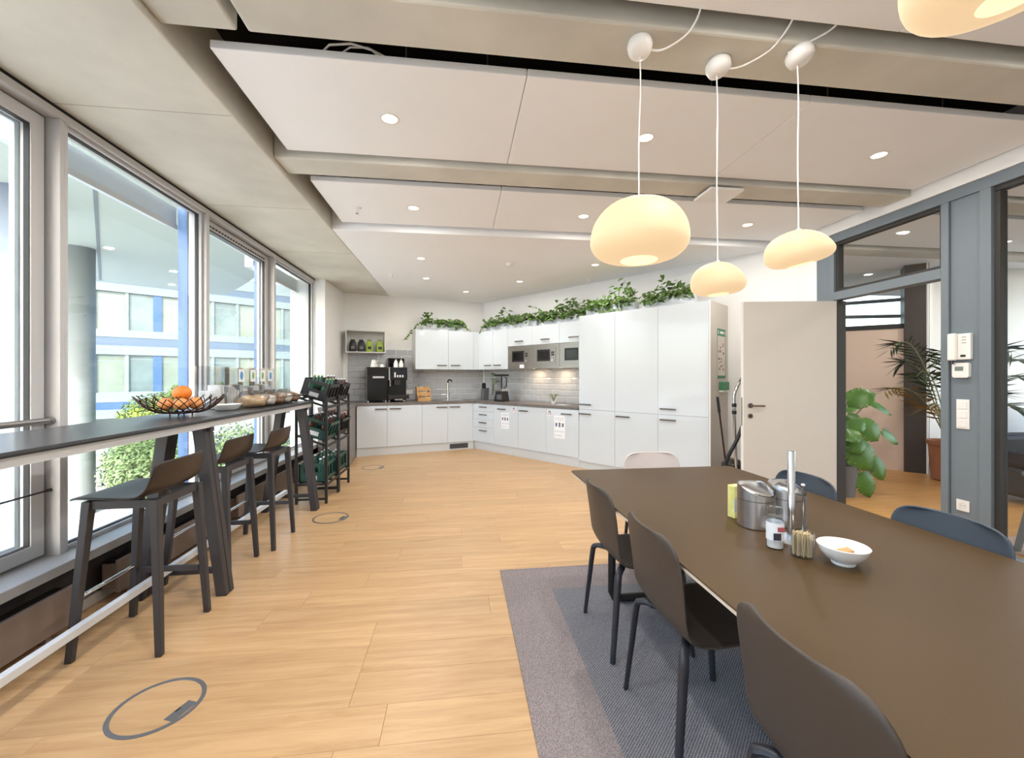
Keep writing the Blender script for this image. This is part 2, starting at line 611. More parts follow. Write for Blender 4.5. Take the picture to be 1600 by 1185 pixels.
while yy < 8.75:
    off = rng.choice([0.0, 0.32, 0.64, 0.96, 0.16, 0.8])
    x = XL - off
    while x < XR:
        a, e = max(x, XL), min(x + PL, XR)
        x += PL
        L = round(e - a, 2)
        if L < 0.06:
            continue
        # skip what lies wholly behind the kitchen fronts
        keep = False
        for px in (a, e):
            for py in (yy, yy + PW):
                dx, dy = px - CX, py - CY
                dl = -math.sin(AL) * dx + math.cos(AL) * dy
                dr = -math.sin(AR) * dx + math.cos(AR) * dy
                if dl < 0.1 and dr < 0.1:
                    keep = True
        if not keep:
            continue
        if L not in plank_cache:
            plank_cache[L] = plank_mesh(L)
        inst('plank', plank_cache[L], fl, (a, yy, 0))
    yy += PW
    row += 1

hf = B().box(3.98, 9.2, -2.0, 7.5, -0.12, 0.0).obj('floor_hall', 'hall_floor')
tag(hf, 'warm orange wood floor of the hallway beyond the open door', 'floor', kind='structure')
hc = B().box(4.3, 9.0, -1.5, 3.05, 0.0, 0.008).obj('floor_carpet', 'hall_carpet')
tag(hc, 'rosy beige carpet floor behind the big glass pane', 'floor', kind='structure')

# ------------------------------------------------------------------ walls
def wall(name, b, m, label, loc=(0, 0, 0), rz=0, smooth=None, cat='wall'):
    o = b.obj(name, m, None, loc, (0, 0, rz), smooth)
    return tag(o, label, cat, kind='structure')

wall('wall_left', B().box(-2.45, -2.117, 6.97, 8.1, 0, 2.93), 'wall_white',
     'narrow white wall between the last window and the kitchen')
wl = wall('wall_back_left', B().box(-2.7, 0.5, 0.62, 0.76, 0, 2.96), 'wall_white',
          'white kitchen wall behind coffee machine and sink', (CX, CY, 0), AL)
wr = wall('wall_back_right', B().box(-0.5, 5.25, 0.62, 0.76, 0, 2.96), 'wall_white',
          'white kitchen wall behind microwaves and tall cupboards', (CX, CY, 0), AR)
wall('wall_back', B().box(-2.45, 9.2, -2.1, -2.0, 0, 3.3), 'wall_white', 'plain white wall at the near end of the room')
wall('wall_right', B().box(3.95, 4.05, 4.215, 4.75, 0, 3.0).box(3.92, 4.05, -2.0, 4.62, 2.89, 3.3), 'wall_white',
     'white wall strip and bulkhead above the grey glazed partition')

# tiles on the two kitchen walls
def tile_mesh(wd, ht):
    b = B()
    d, t = 0.012, 0.008
    x0, x1, z0, z1 = -wd / 2, wd / 2, -ht / 2, ht / 2
    b.add([(x0, 0, z0), (x1, 0, z0), (x1, 0, z1), (x0, 0, z1),
           (x0, -0.003, z0), (x1, -0.003, z0), (x1, -0.003, z1), (x0, -0.003, z1),
           (x0 + d, -t, z0 + d), (x1 - d, -t, z0 + d), (x1 - d, -t, z1 - d), (x0 + d, -t, z1 - d)],
          [(0, 1, 5, 4), (1, 2, 6, 5), (2, 3, 7, 6), (3, 0, 4, 7),
           (4, 5, 9, 8), (5, 6, 10, 9), (6, 7, 11, 10), (7, 4, 8, 11), (8, 9, 10, 11)])
    return b.mesh('tile', 'tile_grey')
TW, TH = 0.215, 0.1085
tcache = {}
def tiles(parent, xa, xb, z0, rows):
    for r in range(rows):
        z = z0 + (r + 0.5) * TH
        x = xa - (TW / 2 if r % 2 else 0)
        while x < xb:
            a, e = max(x, xa), min(x + TW, xb)
            x += TW
            if e - a < 0.03:
                continue
            k = round(e - a, 3)
            if k not in tcache:
                tcache[k] = tile_mesh(k - 0.005, TH - 0.005)
            inst('tile', tcache[k], parent, ((a + e) / 2, 0.614, z))
tiles(wl, -2.24, 0.405, 0.925, 6)
tiles(wl, -2.24, -0.70, 0.925 + 6 * TH, 3)
tiles(wr, -0.395, 2.44, 0.925, 6)
for p, xa, xb, zb in ((wl, -2.245, 0.41, 0.925 + 6 * TH), (wl, -2.245, -0.695, 0.925 + 9 * TH), (wr, -0.40, 2.445, 0.925 + 6 * TH)):
    B().box(xa, xb, 0.614, 0.6195, 0.92, zb).obj('grout_bed', 'grout', p)

# ------------------------------------------------------------------ ceiling
cl = thing('ceiling', 'concrete ceiling with cross beams and hung white panels', 'ceiling', kind='structure')
B().box(-2.45, 9.2, -2.1, 9.3, 3.30, 3.42).obj('slab', 'plenum_black', cl)
B().box(-2.45, -1.33, -2.0, 8.7, 2.925, 3.30).obj('edge_soffit', 'concrete', cl, bevel=0.008)
for yj in (-0.13, 1.27, 2.67, 4.07, 5.47, 6.87):
    B().box(-2.44, -1.34, yj - 0.002, yj + 0.002, 2.9246, 2.926).obj('joint', 'concrete_joint', cl)
B().box(-1.33, 4.0, 4.61, 9.2, 2.93, 3.30).obj('lowered_ceiling', 'ceiling_white', cl, bevel=0.006)
for y0, y1 in ((-0.99, -0.74), (0.41, 0.66), (3.205, 3.455)):
    B().box(-1.33, 3.92, y0, y1, 2.96, 3.30).obj('beam', 'concrete', cl, bevel=0.012)
B().box(-1.33, -1.005, 1.80, 2.06, 2.96, 3.30).obj('beam', 'concrete', cl, bevel=0.012)
B().box(-0.96, 3.92, 1.80, 2.06, 2.96, 3.30).obj('beam', 'concrete', cl, bevel=0.012)
for y0, y1 in ((-0.57, 0.33), (0.83, 1.73), (2.231, 3.17), (3.634, 4.575)):
    for x0, x1 in ((-1.22, 0.360), (0.3635, 2.05), (2.0535, 3.905)):
        B().box(x0, x1, y0, y1, 3.0, 3.042).obj('panel', 'ceiling_white', cl, bevel=0.004)
# hanger rods seen in the dark slot
for x in (-0.28, 0.15, 1.45, 2.2, 3.0):
    B().cyl((x, 2.27, 3.04), (x, 2.27, 3.30), 0.004, n=6).obj('hanger_rod', 'handle_steel', cl)
B().tube([(-0.70, 2.26, 3.05), (-0.66, 2.24, 3.075), (-0.55, 2.23, 3.085), (-0.45, 2.24, 3.07), (-0.40, 2.27, 3.05)], 0.006, 6).obj('cable', 'white_plastic', cl, smooth=60)
B().tube([(-0.62, 2.27, 3.05), (-0.56, 2.25, 3.08), (-0.47, 2.24, 3.08), (-0.36, 2.27, 3.05)], 0.005, 6).obj('cable', 'white_plastic', cl, smooth=60)
hcl = thing('ceiling_hall', 'hallway ceiling with beams seen through the glass', 'ceiling', kind='structure')
for y0, y1 in ((0.41, 0.66), (1.80, 2.06), (3.205, 3.455), (4.62, 4.87)):
    B().box(4.06, 9.1, y0, y1, 2.96, 3.30).obj('beam', 'concrete', hcl)
for y0, y1 in ((-1.9, 0.33), (0.83, 1.73), (2.231, 3.17), (3.634, 4.575), (4.95, 7.4)):
    B().box(4.12, 9.0, y0, y1, 3.0, 3.042).obj('panel', 'ceiling_white', hcl)

# ------------------------------------------------------------------ window wall
tag(B().box(-2.46, -2.22, -2.0, 6.97, 0, 0.31).obj('wall_window', 'under_sill_dark'),
    'dark low wall below the window sill', 'wall', kind='structure')
tag(B().box(-2.41, -2.14, -2.0, 6.97, 0.306, 0.36).obj('trim_1', 'sill_grey', bevel=0.004),
    'pale grey window sill running along the window wall', 'sill', kind='structure')
tag(B().box(-2.42, -2.27, -2.0, 6.97, 2.862, 2.905).obj('trim_2', 'window_grey', bevel=0.003),
    'grey head rail along the top of the windows', 'trim', kind='structure')
tag(B().box(-2.42, -2.274, -2.0, 6.97, 2.905, 2.9252).obj('trim_3', 'gap_black'),
    'black strip painted as the shadow gap between window head and concrete', 'trim', kind='structure')  # solid black strip, shade of the recess put into its colour
tag(B().box(-2.46, -2.20, -2.0, 6.97, 0.0, 0.06).obj('baseboard_left', 'side_panel_beige'),
    'beige baseboard under the radiators', 'baseboard', kind='structure')
POST = (-1.47, -0.07, 1.33, 2.73, 4.13, 5.53)
for k, yc in enumerate(POST):
    o = thing('trim_%d' % (k + 4), 'grey window post, number %d from the camera wall' % (k + 1), 'window post', (0, yc, 0), kind='structure')
    o['label'] = ['grey window post at the wall behind the camera', 'grey window post beside the camera', 'grey window post nearest the near end of the bar top',
                  'grey window post right behind the nearest bar stool', 'grey window post behind the wire fruit bowl and snack box',
                  'slim grey window post behind the far end of the bar'][k]
    B().box(-2.42, -2.27, -0.026, -0.001, 0.36, 2.862).obj('profile', 'window_grey', o, bevel=0.002)
    B().box(-2.42, -2.272, 0.001, 0.026, 0.36, 2.862).obj('profile', 'window_grey', o, bevel=0.002)
    B().box(-2.50, -2.42, -0.035, 0.035, 0.10, 2.90).obj('outer_cap', 'outer_blue', o)
WIN = [(-1.44, -0.10, 1), (-0.04, 1.30, 0), (1.36, 2.70, 1), (2.76, 4.10, 0), (4.16, 5.50, 1), (5.56, 6.95, 0)]  # first two windows are out of view, added to let in light
WL = ['added unseen window of two behind the camera, far one', 'added unseen fixed window beside the camera', 'opening window with safety bars at the near end of the bar',
      'large fixed window above the nearest bar stool', 'opening window behind the snack box on the bar', 'last fixed window next to the white wall']
for k, (y0, y1, op) in enumerate(WIN):
    o = thing('window_%d' % (k + 1), WL[k], 'window', (-2.27, 0, 0), R(90), kind='structure')
    if op:
        B().frame(y0 - 0.0, y1 + 0.0, 0.36, 2.862, 0.075, 0.125, 0.02).obj('frame', 'window_grey_dark', o)
        B().frame(y0 + 0.012, y1 - 0.012, 0.372, 2.85, 0.065, 0.12, 0.075).obj('sash', 'window_grey', o, bevel=0.003)
        B().frame(y0 + 0.085, y1 - 0.085, 0.445, 2.777, 0.072, 0.10, 0.006).obj('gasket', 'seal_black', o)
        B().frame(y0 + 0.05, y1 - 0.05, 0.40, 2.82, 0.125, 0.15, 0.06).obj('outer_sash', 'outer_white', o)
        B().box(y0 + 0.087, y1 - 0.087, 0.092, 0.096, 0.447, 2.775).obj('pane', 'window_pane', o)
    else:
        B().frame(y0, y1, 0.36, 2.862, 0.03, 0.10, 0.022).obj('frame', 'window_grey', o, bevel=0.002)
        B().frame(y0 + 0.022, y1 - 0.022, 0.382, 2.84, 0.052, 0.08, 0.006).obj('gasket', 'seal_black', o)
        B().box(y0 + 0.02, y1 - 0.02, 0.064, 0.068, 0.38, 2.842).obj('pane', 'window_pane', o)
        B().box(y0 - 0.02, y1 + 0.02, 0.26, 0.36, 2.74, 2.90).obj('blind_box', 'outer_white', o)
        B().box(y0 - 0.02, y1 + 0.02, 0.25, 0.262, 2.70, 2.745).obj('blind_slat', 'window_grey', o)
    B().box(y0 - 0.03, y1 + 0.03, 0.15, 0.36, 0.27, 0.315).obj('outer_ledge', 'outer_white', o)
# vent grille along the head of the opening window behind the snack box
vg = [o for o in bpy.data.objects if o.name == 'window_5'][0]
for q in range(22):
    B().box(4.26 + q * 0.052, 4.29 + q * 0.052, 0.060, 0.066, 2.79, 2.805).obj('vent_slot', 'seal_black', vg)
# exterior white return at the far end of the glazing
tag(B().box(-2.64, -2.45, 6.97, 8.1, -1.0, 6.2).box(-2.45, -2.27, 6.955, 6.97, 0.36, 2.9).obj('wall_outer', 'outer_white'),
    'bright white outer wall return beyond the last window', 'wall', kind='structure')
# safety bars in the nearest opening window
o = thing('safety_bar', 'round steel safety bar across the opening window', 'rail', (-2.315, 0, 1.13))
B().tube([(0, 1.34, 0), (0, 2.695, 0)], 0.018, 12).obj('bar', 'steel_rail', o, smooth=40)
B().cyl((0, 2.685, 0), (0, 2.702, 0), 0.024, n=14).obj('flange', 'steel_rail', o, smooth=40)
o = thing('safety_cable', 'thin dark safety cable below the steel window bar', 'cable', (-2.315, 0, 0.735))
B().tube([(0, 1.34, 0), (0, 2.695, 0)], 0.005, 8).obj('wire', 'seal_black', o, smooth=40)
B().cyl((0, 2.68, 0), (0, 2.702, 0), 0.009, n=10).obj('fitting', 'seal_black', o, smooth=40)
# radiators under the sill
RL = ['low brown convector radiator under the sill, first from the camera', 'low brown convector radiator behind the nearest bar stool',
      'low brown convector radiator behind the middle bar stool', 'low brown convector radiator beside the bottle rack']
for k, (y0, y1) in enumerate(((1.40, 2.57), (2.86, 4.0), (4.26, 5.40), (5.66, 6.56))):
    o = thing('radiator', RL[k], 'radiator', (-2.13, y0, 0.0), group='radiators under the windows')
    L = y1 - y0
    B().box(0.03, 0.055, 0, L, 0.05, 0.25).obj('front_panel', 'radiator_brown', o, bevel=0.004)
    B().box(-0.05, 0.03, 0.01, L - 0.01, 0.07, 0.225).obj('body', 'radiator_brown', o)
    B().box(-0.04, 0.025, 0.02, L - 0.02, 0.225, 0.24).obj('grille', 'gap_black', o)
    for q in (0.12, L - 0.12):
        B().box(-0.02, 0.02, q - 0.015, q + 0.015, 0, 0.07).obj('foot', 'radiator_brown', o)

# ------------------------------------------------------------------ glazed partition and door
pt = thing('partition', 'dark grey framed glass partition with doorway to the hallway', 'partition', kind='structure')
G = 'partition_grey'
B().box(3.955, 4.035, 4.045, 4.215, 0, 2.80).obj('post_panel', G, pt)
B().box(3.935, 4.05, 3.985, 4.04, 0, 2.80).obj('door_frame', G, pt, bevel=0.003)
B().box(3.95, 4.05, 3.955, 3.985, 0, 2.18).obj('door_stop', 'partition_dark', pt)
B().box(3.935, 4.05, 2.935, 2.99, 0, 2.80).obj('door_frame', G, pt, bevel=0.003)
B().box(3.955, 4.035, 2.735, 2.931, 0, 2.80).obj('post_panel', G, pt)
B().box(3.96, 4.03, 2.731, 2.735, 0, 2.80).obj('joint', 'gap_black', pt)
B().box(3.96, 4.03, 2.931, 2.935, 0, 2.80).obj('joint', 'gap_black', pt)
B().box(3.96, 4.03, 4.04, 4.045, 0, 2.80).obj('joint', 'gap_black', pt)
B().box(3.935, 4.05, 2.66, 2.731, 0, 2.80).obj('window_frame', G, pt, bevel=0.003)
B().box(3.965, 4.03, 2.625, 2.66, 0.06, 2.76).obj('window_bead', 'partition_dark', pt)
B().box(3.935, 4.05, -2.0, 4.215, 2.80, 2.89).obj('head_rail', G, pt, bevel=0.003)
B().box(3.965, 4.03, -2.0, 2.66, 2.765, 2.80).obj('window_bead', 'partition_dark', pt)
B().box(3.935, 4.05, -2.0, 2.66, 0.0, 0.06).obj('bottom_rail', G, pt, bevel=0.003)
B().box(3.935, 4.05, 2.99, 3.985, 2.19, 2.275).obj('transom_bar', G, pt, bevel=0.003)
B().frame(2.99, 3.985, 2.275, 2.80, -0.03, 0.03, 0.028).xform(Matrix.Translation((3.995, 0, 0)) @ Matrix.Rotation(R(90), 4, 'Z')).obj('window_bead', 'partition_dark', pt)
B().box(3.993, 3.999, 3.01, 3.965, 2.295, 2.785).obj('pane', 'partition_pane', pt)
B().box(3.993, 3.999, -2.0, 2.65, 0.05, 2.785).obj('pane', 'partition_pane', pt)

dr = thing('door_1', 'cream door leaf standing wide open into the room', 'door', (3.925, 3.955, 0), R(170.4), kind='structure')
B().box(0, 0.955, -0.021, 0.021, 0.008, 2.175).obj('leaf', 'door_cream', dr, bevel=0.002)
B().box(0.955, 0.962, -0.021, 0.021, 0.008, 2.175).obj('edge_strip', 'door_edge', dr)
B().box(0.962, 0.9635, -0.010, 0.010, 0.86, 1.16).obj('lock_plate', 'handle_steel', dr)
hd = B().cyl((0.885, 0.021, 1.075), (0.885, 0.030, 1.075), 0.026, n=20).cyl((0.885, 0.03, 1.075), (0.885, 0.062, 1.075), 0.010, n=12).obj('handle', 'handle_steel', dr, smooth=40)
B().tube([(0.890, 0.060, 1.075), (0.86, 0.062, 1.075), (0.755, 0.060, 1.073)], 0.0095, 10).obj('lever', 'handle_steel', hd, smooth=50)
B().cyl((0.885, 0.021, 0.965), (0.885, 0.029, 0.965), 0.025, n=20).obj('key_rosette', 'handle_steel', dr, smooth=40)
B().box(0.879, 0.891, 0.029, 0.0305, 0.952, 0.978).obj('keyhole', 'gap_black', dr)
for z in (0.25, 1.1, 1.95):
    B().cyl((-0.008, -0.012, z), (-0.008, -0.012, z + 0.1), 0.009, n=10).obj('hinge', 'handle_steel', dr, smooth=40)

# ------------------------------------------------------------------ hallway beyond
ah = math.atan2(-0.41, 0.44)
wh = wall('wall_hall_low', B().box(-1.3, 0.62, 0, 0.12, 0, 2.09), 'hall_wall', 'warm peach wall in the hallway behind the plants', (6.0, 5.80, 0), ah)
fb = thing('window_7', 'hall window band with grey bars above the peach wall', 'window', (6.0, 5.80, 0), ah, kind='structure')
B().box(-1.3, 0.62, -0.01, 0.13, 2.09, 2.16).obj('frame', 'partition_dark', fb)
B().box(-1.3, 0.62, 0.05, 0.056, 2.16, 2.98).obj('pane', 'partition_pane', fb)
for q, (za, zb) in enumerate(((2.42, 2.30), (2.58, 2.56), (2.80, 2.82))):
    B().hexa([(-1.3, 0.5, za), (0.7, 0.5, zb), (0.7, 0.56, zb), (-1.3, 0.56, za),
              (-1.3, 0.5, za + 0.05), (0.7, 0.5, zb + 0.05), (0.7, 0.56, zb + 0.05), (-1.3, 0.56, za + 0.05)]).obj('outer_bar', 'pot_grey', fb)
tag(B().box(0.62, 0.88, -0.06, 0.3, 0, 3.0).obj('column_hall', 'hall_column', None, (6.0, 5.80, 0), (0, 0, ah)),
    'dark brown column between peach wall and white hall wall', 'column', kind='structure')
wall('wall_hall', B().box(6.58, 9.1, 5.30, 5.42, 0, 3.0).box(6.58, 6.66, 5.16, 5.30, 0, 3.0), 'wall_white', 'white hall wall behind the potted palm')
tag(B().box(6.66, 9.1, 5.285, 5.30, 0, 0.08).obj('baseboard_hall', 'door_edge'), 'white baseboard behind the palm pot', 'baseboard', kind='structure')
fw = thing('window_8', 'far window front of the room behind the big glass pane', 'window', (9.0, 0, 0), kind='structure')
for y in (-1.9, -0.4, 1.1, 2.6, 4.1, 5.25):
    B().box(-0.04, 0.04, y - 0.03, y + 0.03, 0, 3.0).obj('post', 'window_grey', fw)
B().box(-0.04, 0.04, -1.9, 5.3, 0.0, 0.25).obj('bottom_rail', 'window_grey', fw)
B().box(-0.005, 0.005, -1.9, 5.3, 0.25, 3.0).obj('pane', 'window_pane', fw)
o = thing('railing', 'pale balcony railing outside the far window', 'railing', (9.8, 0, 0))
for y in range(34):
    B().box(-0.008, 0.008, -1 + y * 0.18, -0.984 + y * 0.18, 0.05, 1.05).obj('baluster', 'outer_white', o)
B().box(-0.02, 0.02, -1.0, 5.2, 1.05, 1.09).obj('hand_rail', 'outer_white', o)
B().box(-0.02, 0.02, -1.0, 5.2, 0.02, 0.05).obj('lower_rail', 'outer_white', o)
tag(B().box(9.2, 10.1, -2, 6, -0.12, 0.0).obj('floor_balcony', 'gravel'), 'grey balcony floor outside the far window', 'floor', kind='structure')
wall('wall_hall_end', B().box(4.05, 6.0, 7.2, 7.3, 0, 3.3), 'wall_white', 'white end wall of the hallway')

# ------------------------------------------------------------------ outside
tag(B().box(-60, -2.46, -30, 70, -1.3, -1.0).obj('ground', 'gravel'), 'grey gravel ground outside the windows', 'ground', kind='structure')
o = thing('overhang', 'huge pale grey slab soffit overhanging the courtyard', 'overhang', kind='structure')
# outline: along the opposite facade, then back towards this building
B().prism([(-15.5, 5.3), (-8.5, 10.7), (-6.3, 12.3), (-4.05, 9.40), (-2.47, 7.30), (-2.47, 4.0), (-9.0, 4.0)], 3.6, 4.0).obj('slab', 'slab_soffit', o)
d = Vector((-4.45, 5.79, 0)).normalized()
n_ = Vector((-d.y, d.x, 0)) * 0.02
a_, b_ = Vector((-3.77, 4.86, 0)), Vector((-8.15, 10.68, 0))
B().prism([(a_ - n_)[:2], (b_ - n_)[:2], (b_ + n_)[:2], (a_ + n_)[:2]], 3.59, 3.6).obj('joint', 'column_grey', o)

bd = thing('office_building', 'white and blue office block across the courtyard with ribbon windows', 'building', (-13.67, 26.76, 0), math.atan2(0.6, 0.8))
# local x along the facade, local -y towards the room
S0, S1 = -26.0, 16.0
def band(name, z0, z1, m, y=-0.05):
    B().box(S0, S1, y, 0.45, z0, z1).obj(name, m, bd)
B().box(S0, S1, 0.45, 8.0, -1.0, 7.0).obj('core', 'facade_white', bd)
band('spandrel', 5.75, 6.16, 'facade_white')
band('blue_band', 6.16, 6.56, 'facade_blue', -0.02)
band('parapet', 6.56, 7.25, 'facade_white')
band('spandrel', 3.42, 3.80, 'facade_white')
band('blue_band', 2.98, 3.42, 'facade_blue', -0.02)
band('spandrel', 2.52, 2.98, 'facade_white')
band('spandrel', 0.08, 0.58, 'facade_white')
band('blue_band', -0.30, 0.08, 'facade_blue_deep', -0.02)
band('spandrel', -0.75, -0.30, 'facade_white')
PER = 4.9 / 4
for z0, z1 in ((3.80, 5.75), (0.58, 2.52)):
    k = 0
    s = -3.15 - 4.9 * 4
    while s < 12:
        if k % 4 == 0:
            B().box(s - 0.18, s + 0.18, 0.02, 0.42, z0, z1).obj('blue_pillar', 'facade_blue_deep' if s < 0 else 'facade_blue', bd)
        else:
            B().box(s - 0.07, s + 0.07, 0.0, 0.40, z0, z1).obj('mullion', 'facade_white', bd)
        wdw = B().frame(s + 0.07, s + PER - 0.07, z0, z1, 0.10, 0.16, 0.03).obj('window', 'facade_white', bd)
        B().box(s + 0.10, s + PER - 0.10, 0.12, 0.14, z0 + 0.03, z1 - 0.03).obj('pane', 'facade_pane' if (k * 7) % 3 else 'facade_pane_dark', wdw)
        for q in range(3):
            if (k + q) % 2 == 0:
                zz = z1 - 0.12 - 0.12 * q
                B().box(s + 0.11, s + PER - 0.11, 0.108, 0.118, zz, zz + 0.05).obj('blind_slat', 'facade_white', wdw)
        s += PER
        k += 1

def pillar(name, label, x, y, r, m, z0=-1.0, z1=3.6, ring=None):
    o = thing(name, label, 'column', (x, y, 0), kind='structure')
    B().cyl((0, 0, z0), (0, 0, z1), r, n=32).obj('shaft', m, o, smooth=40)
    if ring:
        B().cyl((0, 0, ring), (0, 0, ring + 0.02), r + 0.012, n=32).obj('joint_ring', 'outer_white', o, smooth=40)
pillar('column_outer', 'pale blue round concrete column outside the near window', -5.20, 5.69, 0.225, 'column_pale', ring=2.55)
pillar('column_outer_grey', 'grey round column behind the near window post', -6.50, 8.10, 0.20, 'column_grey')
# low granite wall
o = thing('stone_wall', 'low wall of stacked granite blocks below the bushes', 'stone wall', (-7.4, 8.4, -1.0), math.atan2(0.62, 0.78))
rg = random.Random(3)
for r_ in range(3):
    x = -2.2 + (0.3 if r_ % 2 else 0)
    while x < 4.5:
        L = rg.uniform(0.45, 0.8)
        y0 = rg.uniform(-0.03, 0.03)
        B().box(x + 0.012, x + L - 0.012, y0, y0 + 0.42, r_ * 0.29 + 0.006, r_ * 0.29 + 0.284).obj('stone', 'granite', o, bevel=0.02)
        x += L

def leafcloud(b, rgn, c, rad, n, size, shell=0.55):
    for _ in range(n):
        while True:
            p = Vector((rgn.uniform(-1, 1), rgn.uniform(-1, 1), rgn.uniform(-1, 1)))
            if shell < p.length < 1:
                break
        q = Vector((c[0] + p.x * rad[0], c[1] + p.y * rad[1], c[2] + p.z * rad[2]))
        a = Vector((rgn.uniform(-1, 1), rgn.uniform(-1, 1), rgn.uniform(-0.6, 0.6))).normalized()
        nn = (p + Vector((rgn.uniform(-.6, .6), rgn.uniform(-.6, .6), rgn.uniform(0, .8)))).normalized()
        e = a.cross(nn)
        if e.length < 1e-3:
            continue
        e.normalize()
        f = nn.cross(e)
        s = size * rgn.uniform(0.6, 1.3)
        b.add([q - f * s, q + e * s * 0.45, q + f * s, q - e * s * 0.45], [(0, 1, 2, 3)])

def shrub(label, base, blobs, m, n, size, seed):
    rgn = random.Random(seed)
    o = thing('leafy_shrub', label, 'shrub', base, group='shrubs outside the windows')
    b = B()
    tot = sum(bl[1][0] * bl[1][2] for bl in blobs)
    for c, rad in blobs:
        leafcloud(b, rgn, c, rad, int(n * rad[0] * rad[2] / tot), size)
    f = b.obj('foliage', m, o)
    f['kind'] = 'stuff'
    st = B()
    for k in range(7):
        c, rad = blobs[k % len(blobs)]
        st.tube([(rgn.uniform(-.15, .15), rgn.uniform(-.15, .15), 0), (c[0] * 0.5, c[1] * 0.5, c[2] * 0.5),
                 (c[0] + rgn.uniform(-.3, .3) * rad[0], c[1], c[2] + rgn.uniform(0, .6) * rad[2])], [0.035, 0.022, 0.008], 6)
    s_ = st.obj('branches', 'bark', o, smooth=50)
    s_['kind'] = 'stuff'

shrub('sunlit yellow-green shrub behind the wire fruit bowl', (-5.55, 8.7, -1.0),
      [((0.0, 0, 1.60), (0.75, 0.6, 0.50)), ((0.40, 0.1, 2.02), (0.35, 0.35, 0.33)), ((-0.45, 0, 1.35), (0.40, 0.4, 0.40)), ((0.85, 0.3, 2.05), (0.2, 0.2, 0.24))], 'leaf_bush', 9000, 0.038, 1)
shrub('broad silvery green shrub below the bar top by the nearest stool', (-5.2, 7.9, -1.0),
      [((0.0, 0, 0.75), (0.80, 0.6, 0.60)), ((-0.5, 0.3, 0.95), (0.5, 0.4, 0.4)), ((0.7, 0.4, 0.6), (0.6, 0.5, 0.5))], 'leaf_hedge', 11000, 0.036, 2)
shrub('silvery green shrub seen between the two far bar stools', (-4.45, 9.3, -1.0),
      [((0.0, 0, 0.85), (0.75, 0.6, 0.65)), ((0.6, 0.3, 0.6), (0.6, 0.5, 0.5))], 'leaf_hedge', 9500, 0.036, 3)
# bare tree behind the office block, seen under the far sky
o = thing('bare_tree', 'bare winter tree rising behind the office block', 'tree', (-9.5, 48.0, -1.0))
rgn = random.Random(8)
b = B()
b.tube([(0, 0, 0), (0.1, 0, 4), (0, 0.1, 8)], [0.25, 0.18, 0.12], 8)
for k in range(46):
    z = rgn.uniform(4, 8)
    a = rgn.uniform(0, 2 * PI)
    L = rgn.uniform(1.5, 4.5)
    p0 = Vector((0, 0, z))
    p1 = p0 + Vector((math.cos(a) * L * .5, math.sin(a) * L * .5, L * .45))
    p2 = p0 + Vector((math.cos(a) * L, math.sin(a) * L, L * rgn.uniform(.6, 1.1)))
    b.tube([p0, p1, p2], [0.05, 0.03, 0.01], 5)
b.obj('branches', 'bark', o, smooth=60)

# ------------------------------------------------------------------ bar table
bt = thing('bar_table', 'long narrow black bar table on A-frame legs along the windows', 'table', (0, 0, 0))
B().box(-2.085, -1.545, 0.55, 4.715, 1.106, 1.12).obj('table_top', 'bar_top_black', bt, bevel=0.0015)
B().box(-2.087, -1.543, 0.548, 4.717, 1.100, 1.106).obj('edge_band', 'bar_edge_black', bt)
ap = B()
ap.box(-1.590, -1.565, 0.57, 4.695, 1.06, 1.10)
ap.box(-2.065, -2.040, 0.57, 4.695, 1.06, 1.10)
ap.box(-2.040, -1.590, 0.57, 0.595, 1.06, 1.10)
ap.box(-2.040, -1.590, 4.67, 4.695, 1.06, 1.10)
ap.obj('apron', 'alu_white', bt)
for yc in (1.02, 2.885, 4.57):
    for dy in (-0.026, 0.026):
        B().leg((-1.620, yc + dy, 1.062), (-1.485, yc + dy, 0), 0.070, 0.062, 0.048, 0.044).obj('leg', 'black_wood', bt, bevel=0.004)
        B().leg((-1.815, yc + dy, 1.062), (-1.965, yc + dy, 0), 0.070, 0.062, 0.048, 0.044).obj('leg', 'black_wood', bt, bevel=0.004)
    B().box(-1.95, -1.505, yc - 0.018, yc + 0.018, 0.135, 0.165).obj('cross_bar', 'black_wood', bt)
    B().box(-1.86, -1.56, yc - 0.02, yc + 0.02, 1.035, 1.062).obj('head_block', 'black_wood', bt)
B().box(-1.808, -1.772, 0.6, 4.62, 0.166, 0.203).obj('foot_rail', 'alu_white', bt, bevel=0.002)

# ------------------------------------------------------------------ shells
def shell(prof, widths, wrap, n=14):
    """prof: list of (y, z); widths: half widths; wrap: how far the sides curl towards the sitter"""
    vs, fs = [], []
    for (y, z), hw, wv in zip(prof, widths, wrap):
        for k in range(n + 1):
            t = -1 + 2 * k / n
            vs.append((t * hw, y + wv[0] * t * t, z + wv[1] * t * t))
    for i in range(len(prof) - 1):
        for k in range(n):
            fs.append((i * (n + 1) + k, i * (n + 1) + k + 1, (i + 1) * (n + 1) + k + 1, (i + 1) * (n + 1) + k))
    return B().add(vs, fs)

